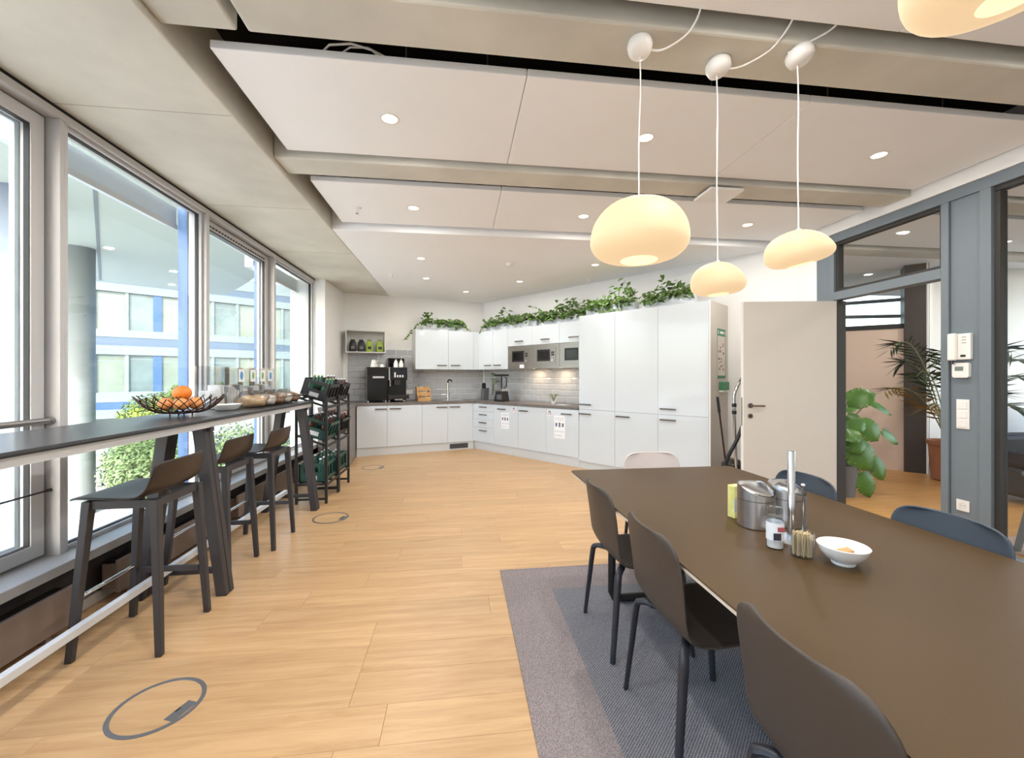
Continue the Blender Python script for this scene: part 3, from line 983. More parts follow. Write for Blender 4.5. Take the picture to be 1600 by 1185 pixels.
def make_stool(label, loc):
    o = thing('bar_stool', label, 'stool', loc, R(90), group='black bar stools along the bar table')
    prof = [(0.222, 0.770), (0.20, 0.781), (0.14, 0.785), (0.04, 0.779), (-0.06, 0.774), (-0.12, 0.780),
            (-0.160, 0.805), (-0.183, 0.845), (-0.196, 0.890), (-0.205, 0.930), (-0.209, 0.950), (-0.210, 0.957)]
    wd = [0.17, 0.205, 0.215, 0.22, 0.222, 0.224, 0.224, 0.220, 0.213, 0.205, 0.196, 0.180]
    wp = [(0, 0)] + [(0, 0.006)] * 4 + [(0.01, 0.012), (0.02, 0.01), (0.028, 0), (0.032, 0), (0.033, -0.004), (0.033, -0.006), (0.033, -0.006)]
    shell(prof, wd, wp).obj('seat_shell', 'stool_shell', o, smooth=60, sub=1, solid=0.011)
    for sx in (-1, 1):
        for sy in (-1, 1):
            B().leg((sx * 0.165, sy * 0.150 - 0.01, 0.768), (sx * 0.198, sy * 0.198, 0), 0.042, 0.030, 0.040, 0.030).obj('leg', 'black_wood', o, bevel=0.004)
    ap = B()
    for sy in (-1, 1):
        ap.box(-0.165, 0.165, sy * 0.150 - 0.022, sy * 0.150 + 0.002, 0.728, 0.768)
    for sx in (-1, 1):
        ap.box(sx * 0.165 - 0.012, sx * 0.165 + 0.012, -0.15, 0.13, 0.728, 0.768)
    ap.obj('seat_frame', 'black_wood', o)
    t = 1 - 0.30 / 0.768
    fy = 0.14 + (0.198 - 0.14) * t
    fx = 0.165 + 0.033 * t
    B().tube([(-fx, fy, 0.30), (fx, fy, 0.30)], 0.010, 10).obj('foot_bar', 'chrome', o, smooth=40)
    for sx in (1,):
        B().box(sx * fx - 0.008, sx * fx + 0.008, -0.16, fy, 0.255, 0.285).obj('side_bar', 'black_wood', o)
    return o
st = make_stool('black bar stool nearest the camera, in front of the fruit bowl', (-1.668, 2.47, 0))
dup(st, (-1.742, 3.238, 0), R(90), 'middle black bar stool just past the front bar leg')
dup(st, (-1.662, 3.735, 0), R(90), 'farthest black bar stool, next to the bottle rack')

# ------------------------------------------------------------------ dining table, rug, chairs
rug = thing('area_rug', 'large blue-grey woven rug under the dining table', 'rug', (0, 0, 0.0))
rot = Matrix.Rotation(R(-0.9), 4, 'Z')
b = B()
rx0, rx1, ry0, ry1, bw = 0.29, 2.75, -1.2, 2.955, 0.30
b.frame(rx0, rx1, ry0, ry1, 0, 0.009, bw)
b.v = [(x, z, y) for x, y, z in b.v]
b.obj('border', 'rug_border', rug)
B().box(rx0 + bw, rx1 - bw, ry0 + bw, ry1 - bw, 0, 0.0085).obj('field', 'rug_field', rug)
b = B()
b.frame(rx0 - 0.004, rx1 + 0.004, ry0 - 0.004, ry1 + 0.004, 0, 0.010, 0.012)
b.v = [(x, z, y) for x, y, z in b.v]
b.obj('binding', 'rug_border', rug)

dt = thing('dining_table', 'long dark brown dining table with pale edge on the rug', 'table', (0, 0, 0.0105))
TX0, TX1, TY0, TY1 = 0.752, 1.922, 0.30, 2.79
def rrect(x0, x1, y0, y1, r, n=5):
    p = []
    for cx, cy, a in ((x1 - r, y1 - r, 0), (x0 + r, y1 - r, 90), (x0 + r, y0 + r, 180), (x1 - r, y0 + r, 270)):
        for k in range(n + 1):
            t = R(a + 90 * k / n)
            p.append((cx + r * math.cos(t), cy + r * math.sin(t)))
    return p
B().prism(rrect(TX0, TX1, TY0, TY1, 0.03), 0.7255, 0.7305).obj('table_top', 'table_top', dt)
B().prism(rrect(TX0 + 0.003, TX1 - 0.003, TY0 + 0.003, TY1 - 0.003, 0.03), 0.711, 0.7255).obj('edge', 'table_edge', dt)
for yc in (0.46, 2.46):
    b = B()
    for sx in (-1, 1):
        b.tube([(1.337 + sx * 0.20, yc, 0.705), (1.337 + sx * 0.40, yc, 0.690), (1.337 + sx * 0.415, yc, 0.66), (1.337 + sx * 0.415, yc, 0.06),
                (1.337 + sx * 0.40, yc, 0.025), (1.337 + sx * 0.35, yc, 0.02), (1.337 + sx * 0.05, yc, 0.02)], 0.024, 8)
    b.box(1.0, 1.67, yc - 0.03, yc + 0.03, 0.69, 0.712)
    b.box(1.2, 1.47, yc - 0.022, yc + 0.022, 0.0, 0.044)
    b.obj('leg_frame', 'table_base', dt, smooth=50)
B().box(1.30, 1.37, 0.44, 2.48, 0.66, 0.711).obj('beam', 'table_base', dt)

def make_chair(label, loc, rz, m):
    o = thing('dining_chair', label, 'chair', loc, rz, group='shell chairs around the dining table')
    prof = [(0.225, 0.428), (0.205, 0.440), (0.14, 0.446), (0.03, 0.436), (-0.08, 0.431), (-0.135, 0.440), (-0.168, 0.465),
            (-0.185, 0.510), (-0.196, 0.570), (-0.210, 0.650), (-0.224, 0.720), (-0.232, 0.762), (-0.237, 0.790), (-0.239, 0.803), (-0.240, 0.808)]
    wd = [0.15, 0.19, 0.21, 0.217, 0.218, 0.218, 0.216, 0.214, 0.216, 0.222, 0.222, 0.212, 0.190, 0.160, 0.125]
    wp = [(0, 0)] + [(0, 0.008)] * 4 + [(0.006, 0.010), (0.012, 0.008), (0.018, 0.003), (0.024, 0), (0.030, 0), (0.034, 0), (0.034, -0.002), (0.034, -0.004), (0.034, -0.004), (0.034, -0.004)]
    shell(prof, wd, wp).obj('seat_shell', m, o, smooth=60, sub=1, solid=0.011)
    for sx in (-1, 1):
        for sy in (-1, 1):
            pts = curve([(sx * 0.05, sy * 0.075, 0.416), (sx * 0.14, sy * 0.130, 0.414), (sx * 0.178, sy * 0.158, 0.402), (sx * 0.193, sy * 0.168, 0.372),
                         (sx * 0.205, sy * 0.185, 0.20), (sx * 0.220, sy * 0.205, 0.0)], 4)
            B().tube(pts, [0.018 - 0.005 * max(0.0, 1 - q.z / 0.40) for q in pts], 8, flat=0.75).obj('leg', 'chair_leg', o, smooth=50)
    B().box(-0.06, 0.06, -0.10, 0.10, 0.407, 0.425).obj('seat_mount', 'chair_leg', o)
    return o
ZR = 0.0105
ch = make_chair('brown shell chair at the far corner of the table, window side', (0.930, 2.145, ZR), R(-90), 'chair_shell')
dup(ch, (0.930, 1.545, ZR), R(-90), 'brown shell chair in the middle of the window side of the table')
dup(ch, (0.930, 0.82, ZR), R(-90), 'brown shell chair nearest the camera, back cut by the picture edge')
make_chair('blue-grey shell chair behind the steel bins, door side', (1.765, 2.18, ZR), R(90), 'chair_blue')
make_chair('blue-grey shell chair near the wall socket, door side', (1.765, 1.47, ZR), R(90), 'chair_blue')
make_chair('pale rose shell chair at the far head of the table', (1.41, 2.755, ZR), R(180), 'chair_pale')

# ------------------------------------------------------------------ floor boxes
def floor_box(label, x, y, ang):
    o = thing('floor_box', label, 'floor outlet', (x, y, 0), ang, group='round floor outlets')
    n = 48
    vs, fs = [], []
    for r, z in ((0.158, 0.0), (0.166, 0.0), (0.166, 0.0015), (0.158, 0.003), (0.150, 0.003), (0.148, 0.0)):
        for k in range(n):
            t = 2 * PI * k / n
            vs.append((r * math.cos(t), r * math.sin(t), z))
    for i in range(5):
        for k in range(n):
            fs.append((i * n + k, i * n + (k + 1) % n, (i + 1) * n + (k + 1) % n, (i + 1) * n + k))
    B().add(vs, fs).obj('ring', 'grey_plastic', o, smooth=40)
    B().lathe([(0.0, 0.0004), (0.149, 0.0004)], 48).obj('lid', 'oak_floor', o)
    B().box(0.098, 0.142, -0.052, 0.052, 0.0005, 0.0022).obj('latch', 'grey_plastic', o)
    B().box(0.101, 0.108, -0.012, 0.012, 0.0022, 0.0026).obj('latch_slot', 'gap_black', o)
floor_box('round floor outlet nearest the camera, by the bar rail', -1.254, 1.928, R(-20))
floor_box('round floor outlet in front of the bottle rack', -1.249, 4.287, R(-10))
floor_box('faint round floor outlet near the kitchen plinth', -1.305, 6.589, R(-10))

# ------------------------------------------------------------------ kitchen cabinets
BZ0, BZ1 = 0.148, 0.872       # door zone of the base units
def bar_handle(par, xc, z, L=0.20, y=-0.019):
    h = B()
    h.box(xc - L / 2, xc + L / 2, y - 0.030, y - 0.020, z - 0.010, z + 0.010)
    h.box(xc - L / 2 + 0.012, xc - L / 2 + 0.024, y - 0.021, y, z - 0.007, z + 0.007)
    h.box(xc + L / 2 - 0.024, xc + L / 2 - 0.012, y - 0.021, y, z - 0.007, z + 0.007)
    return h.obj('handle', 'handle_steel', par, bevel=0.0015)

def base_unit(a, x0, x1, label, fronts, name='base_cabinet', plinth=True):
    """fronts: ('door', handle_x) | ('drawers', n)"""
    o = thing(name, label, 'cabinet', run(a, x0, 0), a, group='white base cabinets of the kitchen')
    wd = x1 - x0
    B().box(0.002, wd - 0.002, 0.0, 0.575, BZ0, 0.878).obj('body', 'carcass_white', o)
    if fronts[0] == 'door':
        d = B().box(0.0018, wd - 0.0018, -0.019, -0.001, BZ0, BZ1).obj('door', 'gloss_white', o, bevel=0.001)
        bar_handle(d, fronts[1], fronts[2] if len(fronts) > 2 else 0.815)
    elif fronts[0] == 'drawers':
        zs = fronts[1]
        for z0, z1 in zip(zs[:-1], zs[1:]):
            d = B().box(0.0018, wd - 0.0018, -0.019, -0.001, z0 + 0.0018, z1 - 0.0018).obj('drawer', 'gloss_white', o, bevel=0.001)
            bar_handle(d, wd / 2, z1 - 0.060 if z1 > 0.5 else z1 - 0.06)
    else:
        B().box(0.0018, wd - 0.0018, -0.019, -0.001, BZ0, BZ1).obj('filler', 'gloss_white', o, bevel=0.001)
    if plinth:
        B().box(0, wd, 0.004, 0.022, 0.0, 0.145).obj('plinth', 'plinth_white', o)
    return o

base_unit(AL, -2.13, -1.623, 'white base cabinet at the rack end, below the black coffee machine', ('door', 0.40))
base_unit(AL, -1.623, -1.007, 'wide white base cabinet, second from the rack end', ('door', 0.14))
base_unit(AL, -1.007, -0.525, 'white base cabinet below the wooden tea box', ('door', 0.36))
sk = base_unit(AL, -0.525, -0.038, 'white sink cabinet above the dark plinth vent', ('door', 0.13))
B().box(0.04, 0.40, -0.002, 0.004, 0.025, 0.115).obj('plinth_vent', 'grey_plastic', sk)
for q in range(5):
    B().box(0.05, 0.39, -0.005, -0.002, 0.035 + q * 0.016, 0.041 + q * 0.016).obj('vent_slat', 'black_plastic', sk)
base_unit(AL, -0.038, -0.003, 'narrow white filler strip on the sink side of the kitchen corner', ('filler',))
base_unit(AR, 0.003, 0.566, 'white four-drawer cabinet at the kitchen corner', ('drawers', [BZ0, 0.43, 0.580, 0.728, BZ1]), 'drawer_cabinet')
base_unit(AR, 0.566, 1.183, 'white appliance front with a torn notice sheet', ('door', 0.22, 0.80))
base_unit(AR, 1.183, 1.807, 'plain white base cabinet between the two notice sheets', ('door', 0.14, 0.80))
base_unit(AR, 1.807, 2.448, 'white base cabinet with a full notice sheet, beside tall cupboards', ('door', 0.42, 0.80))

# return unit along the narrow wall by the bottle rack
o = thing('return_cabinet', 'grey laminate cabinet end beside the bottle rack', 'cabinet', (-2.117, 6.62, 0))
B().prism([(0.004, 0), (0.45, 0.0), (0.352, 0.845), (0.215, 1.26), (0.004, 1.28)], 0, 0.878).obj('body', 'return_grey', o)

# worktop: one continuous slab following both runs
wt = thing('worktop', 'dark grey stone worktop running along both kitchen walls', 'worktop', (0, 0, 0.88))
P = lambda a, x, y: run(a, x, y)[:2]
def inner(off):
    # corner of both runs for a given offset
    k = off / 0.62
    return (CX + 0.2226 * k, CY + 0.7157 * k)
poly = [(-1.64, 6.60), (-1.725, 7.44), P(AL, -2.10, -0.035), inner(-0.035), P(AR, 2.448, -0.035), P(AR, 2.448, 0.604), inner(0.604), P(AL, -2.26, 0.604), (-2.113, 7.9), (-2.113, 6.60)]
B().prism(poly, 0.0, 0.04).obj('slab', 'worktop_grey', wt, bevel=0.002)
s_ = B()
s_.frame(0, 0.42, 0, 0.36, 0, 0.004, 0.012)
s_.v = [(x, z, y) for x, y, z in s_.v]
so = s_.obj('sink_rim', 'chrome', wt, (run(AL, -0.56, 0.12, 0.04)), (0, 0, AL))
B().box(0.012, 0.408, 0.012, 0.348, 0.0, 0.0015).obj('sink_bowl', 'brushed_steel', so)

# wall cabinets
UY, UZ0, UZ1 = 0.27, 1.525, 2.27
def wall_unit(a, x0, x1, label, doors, z0=UZ0, z1=UZ1, flap=False, side=False):
    o = thing('wall_cabinet', label, 'cabinet', run(a, x0, UY), a, group='white wall cabinets of the kitchen')
    wd = x1 - x0
    B().box(0.001, wd - 0.001, 0.001, 0.340, z0, z1).obj('body', 'carcass_white', o)
    x = 0
    for dw, hx in doors:
        d = B().box(x + 0.0018, x + dw - 0.0018, -0.018, 0.0, z0 - 0.004, z1).obj('door', 'gloss_white', o, bevel=0.001)
        if hx is not None:
            bar_handle(d, x + hx, z0 + (0.075 if flap else 0.075), 0.19, -0.018)
        x += dw
    return o
wall_unit(AL, -1.073, 0.073, 'white double-door wall cabinet above the wooden tea box', [(0.63, 0.50), (0.516, 0.14)])
wall_unit(AL, 0.073, 0.182, 'slim white filler of the wall cabinets, sink side', [(0.109, None)])
wall_unit(AR, -0.182, -0.147, 'slim white filler of the wall cabinets, blender side', [(0.035, None)])
wall_unit(AR, -0.147, 0.663, 'white double-door wall cabinet above the knife block', [(0.40, 0.27), (0.41, 0.14)])
MZ = 1.945
wall_unit(AR, 0.663, 1.270, 'white flap cabinet over the first microwave', [(0.607, 0.30)], MZ, UZ1, True)
wall_unit(AR, 1.270, 1.868, 'white flap cabinet over the middle microwave', [(0.598, 0.30)], MZ, UZ1, True)
wall_unit(AR, 1.868, 2.445, 'white flap cabinet over the microwave beside tall cupboards', [(0.577, 0.30)], MZ, UZ1, True)

def microwave(x0, x1, label, lit):
    o = thing('microwave', label, 'microwave', run(AR, x0, UY), AR, group='built-in steel microwaves')
    wd = x1 - x0
    z0, z1 = UZ0 + 0.002, MZ - 0.008
    B().box(0.002, wd - 0.002, 0.0, 0.340, z0, z1).obj('housing', 'carcass_white', o)
    B().frame(0.002, wd - 0.002, z0, z1, -0.016, 0.0, 0.075, 0.075, 0.060, 0.075).obj('trim_frame', 'brushed_steel_h', o, bevel=0.001)
    B().frame(0.077, wd - 0.077, z0 + 0.075, z1 - 0.060, -0.024, 0.0, 0.035, 0.115, 0.030, 0.045).obj('door', 'brushed_steel_h', o, bevel=0.001)
    B().box(0.112, wd - 0.192, -0.020, -0.004, z0 + 0.12, z1 - 0.09).obj('window', 'black_gloss', o)
    B().frame(0.112, wd - 0.192, z0 + 0.12, z1 - 0.09, -0.022, -0.018, 0.03).obj('window_border', 'black_plastic', o)
    for k in range(2):
        for q in range(2):
            B().box(wd - 0.165 + q * 0.033, wd - 0.140 + q * 0.033, -0.028, -0.024, z1 - 0.16 - k * 0.04, z1 - 0.13 - k * 0.04).obj('button', 'black_plastic', o)
    B().cyl((wd - 0.135, -0.024, z0 + 0.13), (wd - 0.135, -0.040, z0 + 0.13), 0.018, n=18).obj('knob', 'chrome', o, smooth=40)
    return o
microwave(0.663, 1.270, 'built-in steel microwave with a small notice, window side', 0)
microwave(1.270, 1.868, 'built-in steel microwave in the middle of three', 0)
microwave(1.868, 2.445, 'built-in steel microwave touching the tall cupboards', 0)
tag(B().box(0.30, 0.41, -0.018, -0.0165, UZ0 + 0.012, UZ0 + 0.075).obj('note_sheet', 'paper', None, run(AR, 0.663, UY), (0, 0, AR)),
    'small white notice stuck under the first microwave', 'notice')
# two small lights under the microwaves
for k, x in enumerate((1.16, 1.74)):
    o = thing('cabinet_light', ['small warm light under the middle microwave, window side', 'small warm light under the middle microwave, cupboard side'][k],
              'light', run(AR, x, UY + 0.16, UZ0 - 0.004), AR, group='lights under the microwaves')
    B().lathe([(0.0, 0.0), (0.030, 0.0), (0.030, 0.0035)], 20, (0, 0, -0.0025)).obj('lens', 'downlight_glow', o)
    B().lathe([(0.030, -0.004), (0.038, -0.004), (0.038, 0.004), (0.030, 0.004)], 20, cap=False).obj('ring', 'handle_steel', o)
    ld = bpy.data.lights.new('under_cabinet', 'AREA')
    ld.shape = 'DISK'
    ld.size = 0.05
    ld.energy = 1.0
    ld.color = (1.0, 0.72, 0.45)
    lo = bpy.data.objects.new('lamp', ld)
    COL.objects.link(lo)
    lo.parent = o
    lo.location = (0, 0, -0.008)

# tall cupboards
def tall(x0, x1, label, hlow, hup):
    o = thing('tall_cupboard', label, 'cupboard', run(AR, x0, 0), AR, group='tall white cupboards')
    wd = x1 - x0
    B().box(0.0, wd, 0.0, 0.605, 0.10, 2.297).obj('body', 'carcass_white', o)
    B().box(0.0, wd, 0.004, 0.022, 0.0, 0.105).obj('plinth', 'plinth_white', o)
    d = B().box(0.0018, wd - 0.0018, -0.019, -0.001, 0.893, 2.297).obj('upper_door', 'gloss_white', o, bevel=0.001)
    if hup is not None:
        bar_handle(d, hup, 0.965, 0.21)
    d = B().box(0.0018, wd - 0.0018, -0.019, -0.001, 0.108, 0.889).obj('lower_door', 'gloss_white', o, bevel=0.001)
    if hlow is not None:
        bar_handle(d, hlow, 0.825, 0.21)
    return o
tall(2.453, 3.066, 'tall white cupboard next to the microwaves', 0.12, 0.12)
tall(3.066, 3.700, 'tall white cupboard in the middle of the three', 0.13, None)
t3 = tall(3.700, 4.338, 'tall white cupboard at the door end', 0.14, 0.14)
B().box(0.639, 0.656, -0.019, 0.612, 0.0, 2.30).obj('end_panel', 'side_panel_beige', t3, bevel=0.001)
B().box(0.639, 0.657, -0.020, -0.017, 0.0, 2.30).obj('end_edge', 'door_edge', t3)

# notices
def sheet(label, x, y, z, wd, ht, marks, a=AR, name='notice_sheet', m='paper'):
    o = thing(name, label, 'notice', run(a, x, y, z), a)
    B().box(0, wd, -0.0012, 0, 0, ht).obj('paper', m, o)
    for (mx0, mx1, mz0, mz1, mm) in marks:
        B().box(mx0 * wd, mx1 * wd, -0.0018, -0.0012, mz0 * ht, mz1 * ht).obj('print', mm, o)
    return o
three = [(0.12, 0.28, 0.52, 0.68, 'paper_mark'), (0.42, 0.58, 0.50, 0.70, 'paper_mark'), (0.72, 0.88, 0.52, 0.68, 'paper_mark'),
         (0.1, 0.9, 0.80, 0.83, 'paper_mark_light'), (0.1, 0.9, 0.88, 0.91, 'paper_mark_light'), (0.1, 0.9, 0.30, 0.33, 'paper_mark_light'), (0.1, 0.7, 0.12, 0.15, 'paper_mark_light')]
sheet('notice sheet with torn corner on the appliance front', 0.566 + 0.20, -0.0195, 0.455, 0.20, 0.29, three)
sheet('tall notice sheet with three pictures beside the tall cupboards', 1.807 + 0.17, -0.0195, 0.405, 0.215, 0.36, three)
flag = [(0.25, 0.8, 0.62, 0.90, 'paper_mark'), (0.15, 0.3, 0.1, 0.6, 'red_mark'), (0.7, 0.85, 0.1, 0.6, 'red_mark'), (0.45, 0.6, 0.15, 0.6, 'paper_mark_light')]
sheet('small red and grey sticker by the torn notice', 0.566 + 0.47, -0.0195, 0.765, 0.085, 0.085, flag, name='sticker')
sheet('small red and grey sticker above the tall notice', 1.807 + 0.03, -0.0195, 0.755, 0.085, 0.085, flag, name='sticker')
# poster and first-aid box on the cupboard's end panel (local x runs along the panel depth)
AE = AR + R(90)
pe = run(AR, 3.700 + 0.6565, 0.0)
def endpos(d, z):
    return (pe[0] + math.cos(AE) * d, pe[1] + math.sin(AE) * d, z)
o = thing('first_aid_poster', 'first-aid poster with green header on the cupboard end', 'poster', endpos(0.20, 1.36), AE)
B().box(0, 0.30, -0.004, 0, 0, 0.62).obj('sheet', 'poster_paper', o)
B().box(0, 0.30, -0.005, -0.004, 0.53, 0.62).obj('header', 'poster_green', o)
B().box(0, 0.30, -0.005, -0.004, 0.0, 0.035).obj('footer', 'poster_green', o)
B().frame(0, 0.30, 0, 0.62, -0.006, -0.004, 0.010).obj('border', 'poster_green', o)
B().box(0.10, 0.22, -0.0056, -0.005, 0.56, 0.59).obj('header_print', 'paper', o)
B().box(0.03, 0.05, -0.0056, -0.005, 0.555, 0.595).obj('header_print', 'paper', o)
B().box(0.255, 0.275, -0.0056, -0.005, 0.555, 0.595).obj('header_print', 'paper', o)
rgn = random.Random(4)
for k in range(16):
    x, z = rgn.uniform(0.03, 0.22), rgn.uniform(0.06, 0.48)
    B().box(x, x + rgn.uniform(.02, .05), -0.0046, -0.004, z, z + rgn.uniform(.012, .035)).obj('print', 'poster_ink', o)
o = thing('plaster_dispenser', 'green plaster dispenser box below the first-aid poster', 'dispenser', endpos(0.27, 1.19), AE)
B().box(0, 0.22, -0.055, 0, 0.02, 0.125).obj('case', 'poster_green', o, bevel=0.006)
B().box(0.0, 0.22, -0.050, 0, 0.0, 0.02).obj('tray', 'white_plastic', o, bevel=0.004)

# wall niche shelf
o = thing('box_shelf', 'open white box shelf on the wall above the coffee machine', 'shelf', run(AL, -2.29, 0.34), AL)
b = B()
b.frame(0.0, 0.69, 1.815, 2.225, 0.0, 0.262, 0.018)
b.obj('frame', 'carcass_white', o, bevel=0.001)
B().box(0.018, 0.672, 0.25, 0.262, 1.833, 2.207).obj('back_panel', 'carcass_white', o)
def bag(label, x, m):
    o = thing('coffee_bag', label, 'bag', run(AL, x, 0.42, 1.8335), AL, group='bags in the box shelf')
    b = B()
    vs, fs = [], []
    rows = [(0.055, 0.032, 0), (0.062, 0.036, 0.03), (0.062, 0.036, 0.12), (0.056, 0.030, 0.17), (0.040, 0.012, 0.195), (0.034, 0.006, 0.215)]
    n = 12
    for wx, wy, z in rows:
        for k in range(n):
            t = 2 * PI * k / n
            c, s = math.cos(t), math.sin(t)
            vs.append((wx * math.copysign(abs(c) ** 0.5, c), wy * math.copysign(abs(s) ** 0.5, s), z))
    for i in range(len(rows) - 1):
        for k in range(n):
            fs.append((i * n + k, i * n + (k + 1) % n, (i + 1) * n + (k + 1) % n, (i + 1) * n + k))
    fs += [tuple(range(n))[::-1], tuple((len(rows) - 1) * n + k for k in range(n))]
    b.add(vs, fs)
    b.obj('pouch', m, o, smooth=50)
    B().box(-0.036, 0.036, -0.007, 0.007, 0.205, 0.222).obj('clip', 'black_plastic', o)
    B().box(-0.03, 0.03, -0.038, -0.034, 0.05, 0.10).obj('sticker', 'bag_black' if m == 'bag_green' else 'grey_plastic', o)
bag('black coffee bag at the wall end of the box shelf', -2.165, 'bag_black')
bag('second black coffee bag in the box shelf', -2.020, 'bag_black')
bag('green coffee bag touching the black bags', -1.880, 'bag_green')
bag('green coffee bag alone at the open end of the shelf', -1.695, 'bag_green')

# ------------------------------------------------------------------ counter things
WZ = 0.921
def cpos(a, x, y):
    return run(a, x, y, WZ)
o = thing('coffee_cooler', 'black milk cooler half of the coffee machine', 'coffee machine', cpos(AL, -1.955, 0.12), AL)
B().box(0, 0.36, 0, 0.42, 0.03, 0.63).obj('body', 'black_gloss', o, bevel=0.008)
B().box(0.006, 0.354, -0.012, 0.0, 0.04, 0.52).obj('door', 'black_gloss', o, bevel=0.004)
B().box(0.10, 0.30, -0.022, -0.012, 0.43, 0.47).obj('handle', 'chrome', o, bevel=0.004)
for x in (0.03, 0.33):
    for y in (0.03, 0.38):
        B().cyl((x, y, 0), (x, y, 0.03), 0.015, n=12).obj('foot', 'chrome', o, smooth=40)
o = thing('coffee_machine', 'tall black coffee machine with bean hopper and screen', 'coffee machine', cpos(AL, -1.580, 0.12), AL)
B().box(0.0, 0.33, 0.10, 0.45, 0.03, 0.63).obj('body', 'black_gloss', o, bevel=0.006)
hd_ = B().box(0.0, 0.33, -0.01, 0.12, 0.40, 0.63).obj('head', 'black_gloss', o, bevel=0.006)
B().box(0.06, 0.31, -0.014, -0.010, 0.425, 0.60).obj('screen', 'screen_dark', hd_)
for k, x in enumerate((0.10, 0.145, 0.19, 0.235)):
    B().box(x, x + 0.022, -0.0155, -0.014, 0.45, 0.49 + (0.05 if k == 0 else 0.0)).obj('icon', 'white_plastic', hd_)
B().box(0.0, 0.022, -0.016, -0.010, 0.40, 0.63).obj('trim_strip', 'chrome', hd_)
B().box(0.10, 0.21, -0.01, 0.09, 0.30, 0.40).obj('spout', 'black_plastic', o, bevel=0.01)
B().cyl((0.03, 0.03, 0.29), (0.03, 0.03, 0.41), 0.009, n=10).obj('steam_wand', 'chrome', o, smooth=40)
B().box(-0.01, 0.36, -0.05, 0.12, 0.06, 0.13).obj('drip_tray', 'black_plastic', o, bevel=0.006)
B().box(0.10, 0.24, -0.052, -0.05, 0.035, 0.058).obj('tray_badge', 'chrome', o)
for x in (0.03, 0.30):
    for y in (0.13, 0.42):
        B().cyl((x, y, 0), (x, y, 0.03), 0.015, n=12).obj('foot', 'chrome', o, smooth=40)
hp = B().frame(0.005, 0.30, 0.63, 0.80, 0.12, 0.40, 0.012).obj('bean_hopper', 'black_gloss', o, bevel=0.003)
B().box(0.012, 0.292, 0.38, 0.395, 0.64, 0.79).obj('hopper_back', 'screen_dark', hp)
def cup(label, loc, s=1.0, upside=False):
    o = thing('cup', label, 'cup', loc, group='cups on the coffee machine')
    pr = [(0.0, 0.0), (0.022, 0.0), (0.026, 0.004), (0.036, 0.03), (0.040, 0.055), (0.037, 0.055), (0.033, 0.03), (0.022, 0.008), (0.0, 0.008)]
    if upside:
        pr = [(r, 0.055 - z) for r, z in pr]
    B().lathe([(r * s, z * s) for r, z in pr], 18).obj('bowl', 'ceramic', o, smooth=50)
    B().tube([(0.036 * s, 0, 0.042 * s), (0.055 * s, 0, 0.038 * s), (0.055 * s, 0, 0.02 * s), (0.034 * s, 0, 0.014 * s)], 0.005 * s, 6).obj('handle', 'ceramic', o, smooth=50)
def jug(label, loc):
    o = thing('milk_jug', label, 'jug', loc)
    B().lathe([(0.0, 0.0), (0.038, 0.0), (0.042, 0.01), (0.040, 0.06), (0.026, 0.11), (0.018, 0.125), (0.0, 0.13)], 18).obj('body', 'ceramic', o, smooth=50)
    B().cyl((0, 0, 0.127), (0, 0, 0.15), 0.008, n=10).obj('stopper', 'ceramic', o, smooth=40)
t_ = run(AL, -1.80, 0.28, WZ + 0.631)
cup('white cup upside down at the front of the cooler top', run(AL, -1.84, 0.22, WZ + 0.631), 1.25, True)
cup('white cup upside down behind the front cup on the cooler', run(AL, -1.78, 0.38, WZ + 0.631), 1.25, True)
cup('white cup on top of the other cups on the cooler', run(AL, -1.82, 0.30, WZ + 0.631 + 0.069), 1.25, True)
cup('white cup beside the bean hopper on the cooler', run(AL, -1.68, 0.26, WZ + 0.631), 1.0, True)
jug('white milk jug in front of the bean hopper', run(AL, -1.445, 0.17, WZ + 0.631))
jug('white bottle-shaped jug at the right of the hopper'.replace('right', 'sink side'), run(AL, -1.35, 0.17, WZ + 0.631))
# wooden tea box
o = thing('tea_box', 'stepped bamboo tea box on the worktop', 'tea box', cpos(AL, -1.04, 0.20), AL)
for k in range(3):
    z0 = k * 0.095
    y0 = k * 0.05
    B().box(0.0, 0.25, y0, y0 + 0.012, z0, z0 + 0.065).obj('tier_front', 'bamboo', o, bevel=0.001)
    B().box(0.0, 0.25, y0 + 0.012, 0.24, z0, z0 + 0.010).obj('tier_floor', 'bamboo', o)
for x in (0.0, 0.238):
    B().prism([(0, 0), (0.24, 0), (0.24, 0.27), (0.12, 0.27), (0.0, 0.09)], x, x + 0.012).xform(Matrix(((0, 0, 1, 0), (1, 0, 0, 0), (0, 1, 0, 0), (0, 0, 0, 1)))).obj('side', 'bamboo', o)
for k in range(3):
    for q in range(4):
        B().box(0.022 + q * 0.055, 0.066 + q * 0.055, 0.016 + k * 0.05, 0.030 + k * 0.05, 0.012 + k * 0.095, 0.078 + k * 0.095).obj('tea_packet', ['red_mark', 'card_green', 'snack', 'yellow_pack'][(k + q) % 4], o)
tag(B().box(0, 0.14, -0.012, 0, 0, 0.075).obj('wall_socket', 'white_plastic', None, run(AL, -1.20, 0.606, 1.04), (0, 0, AL), bevel=0.003),
    'white wall socket between coffee machine and tea box', 'socket')
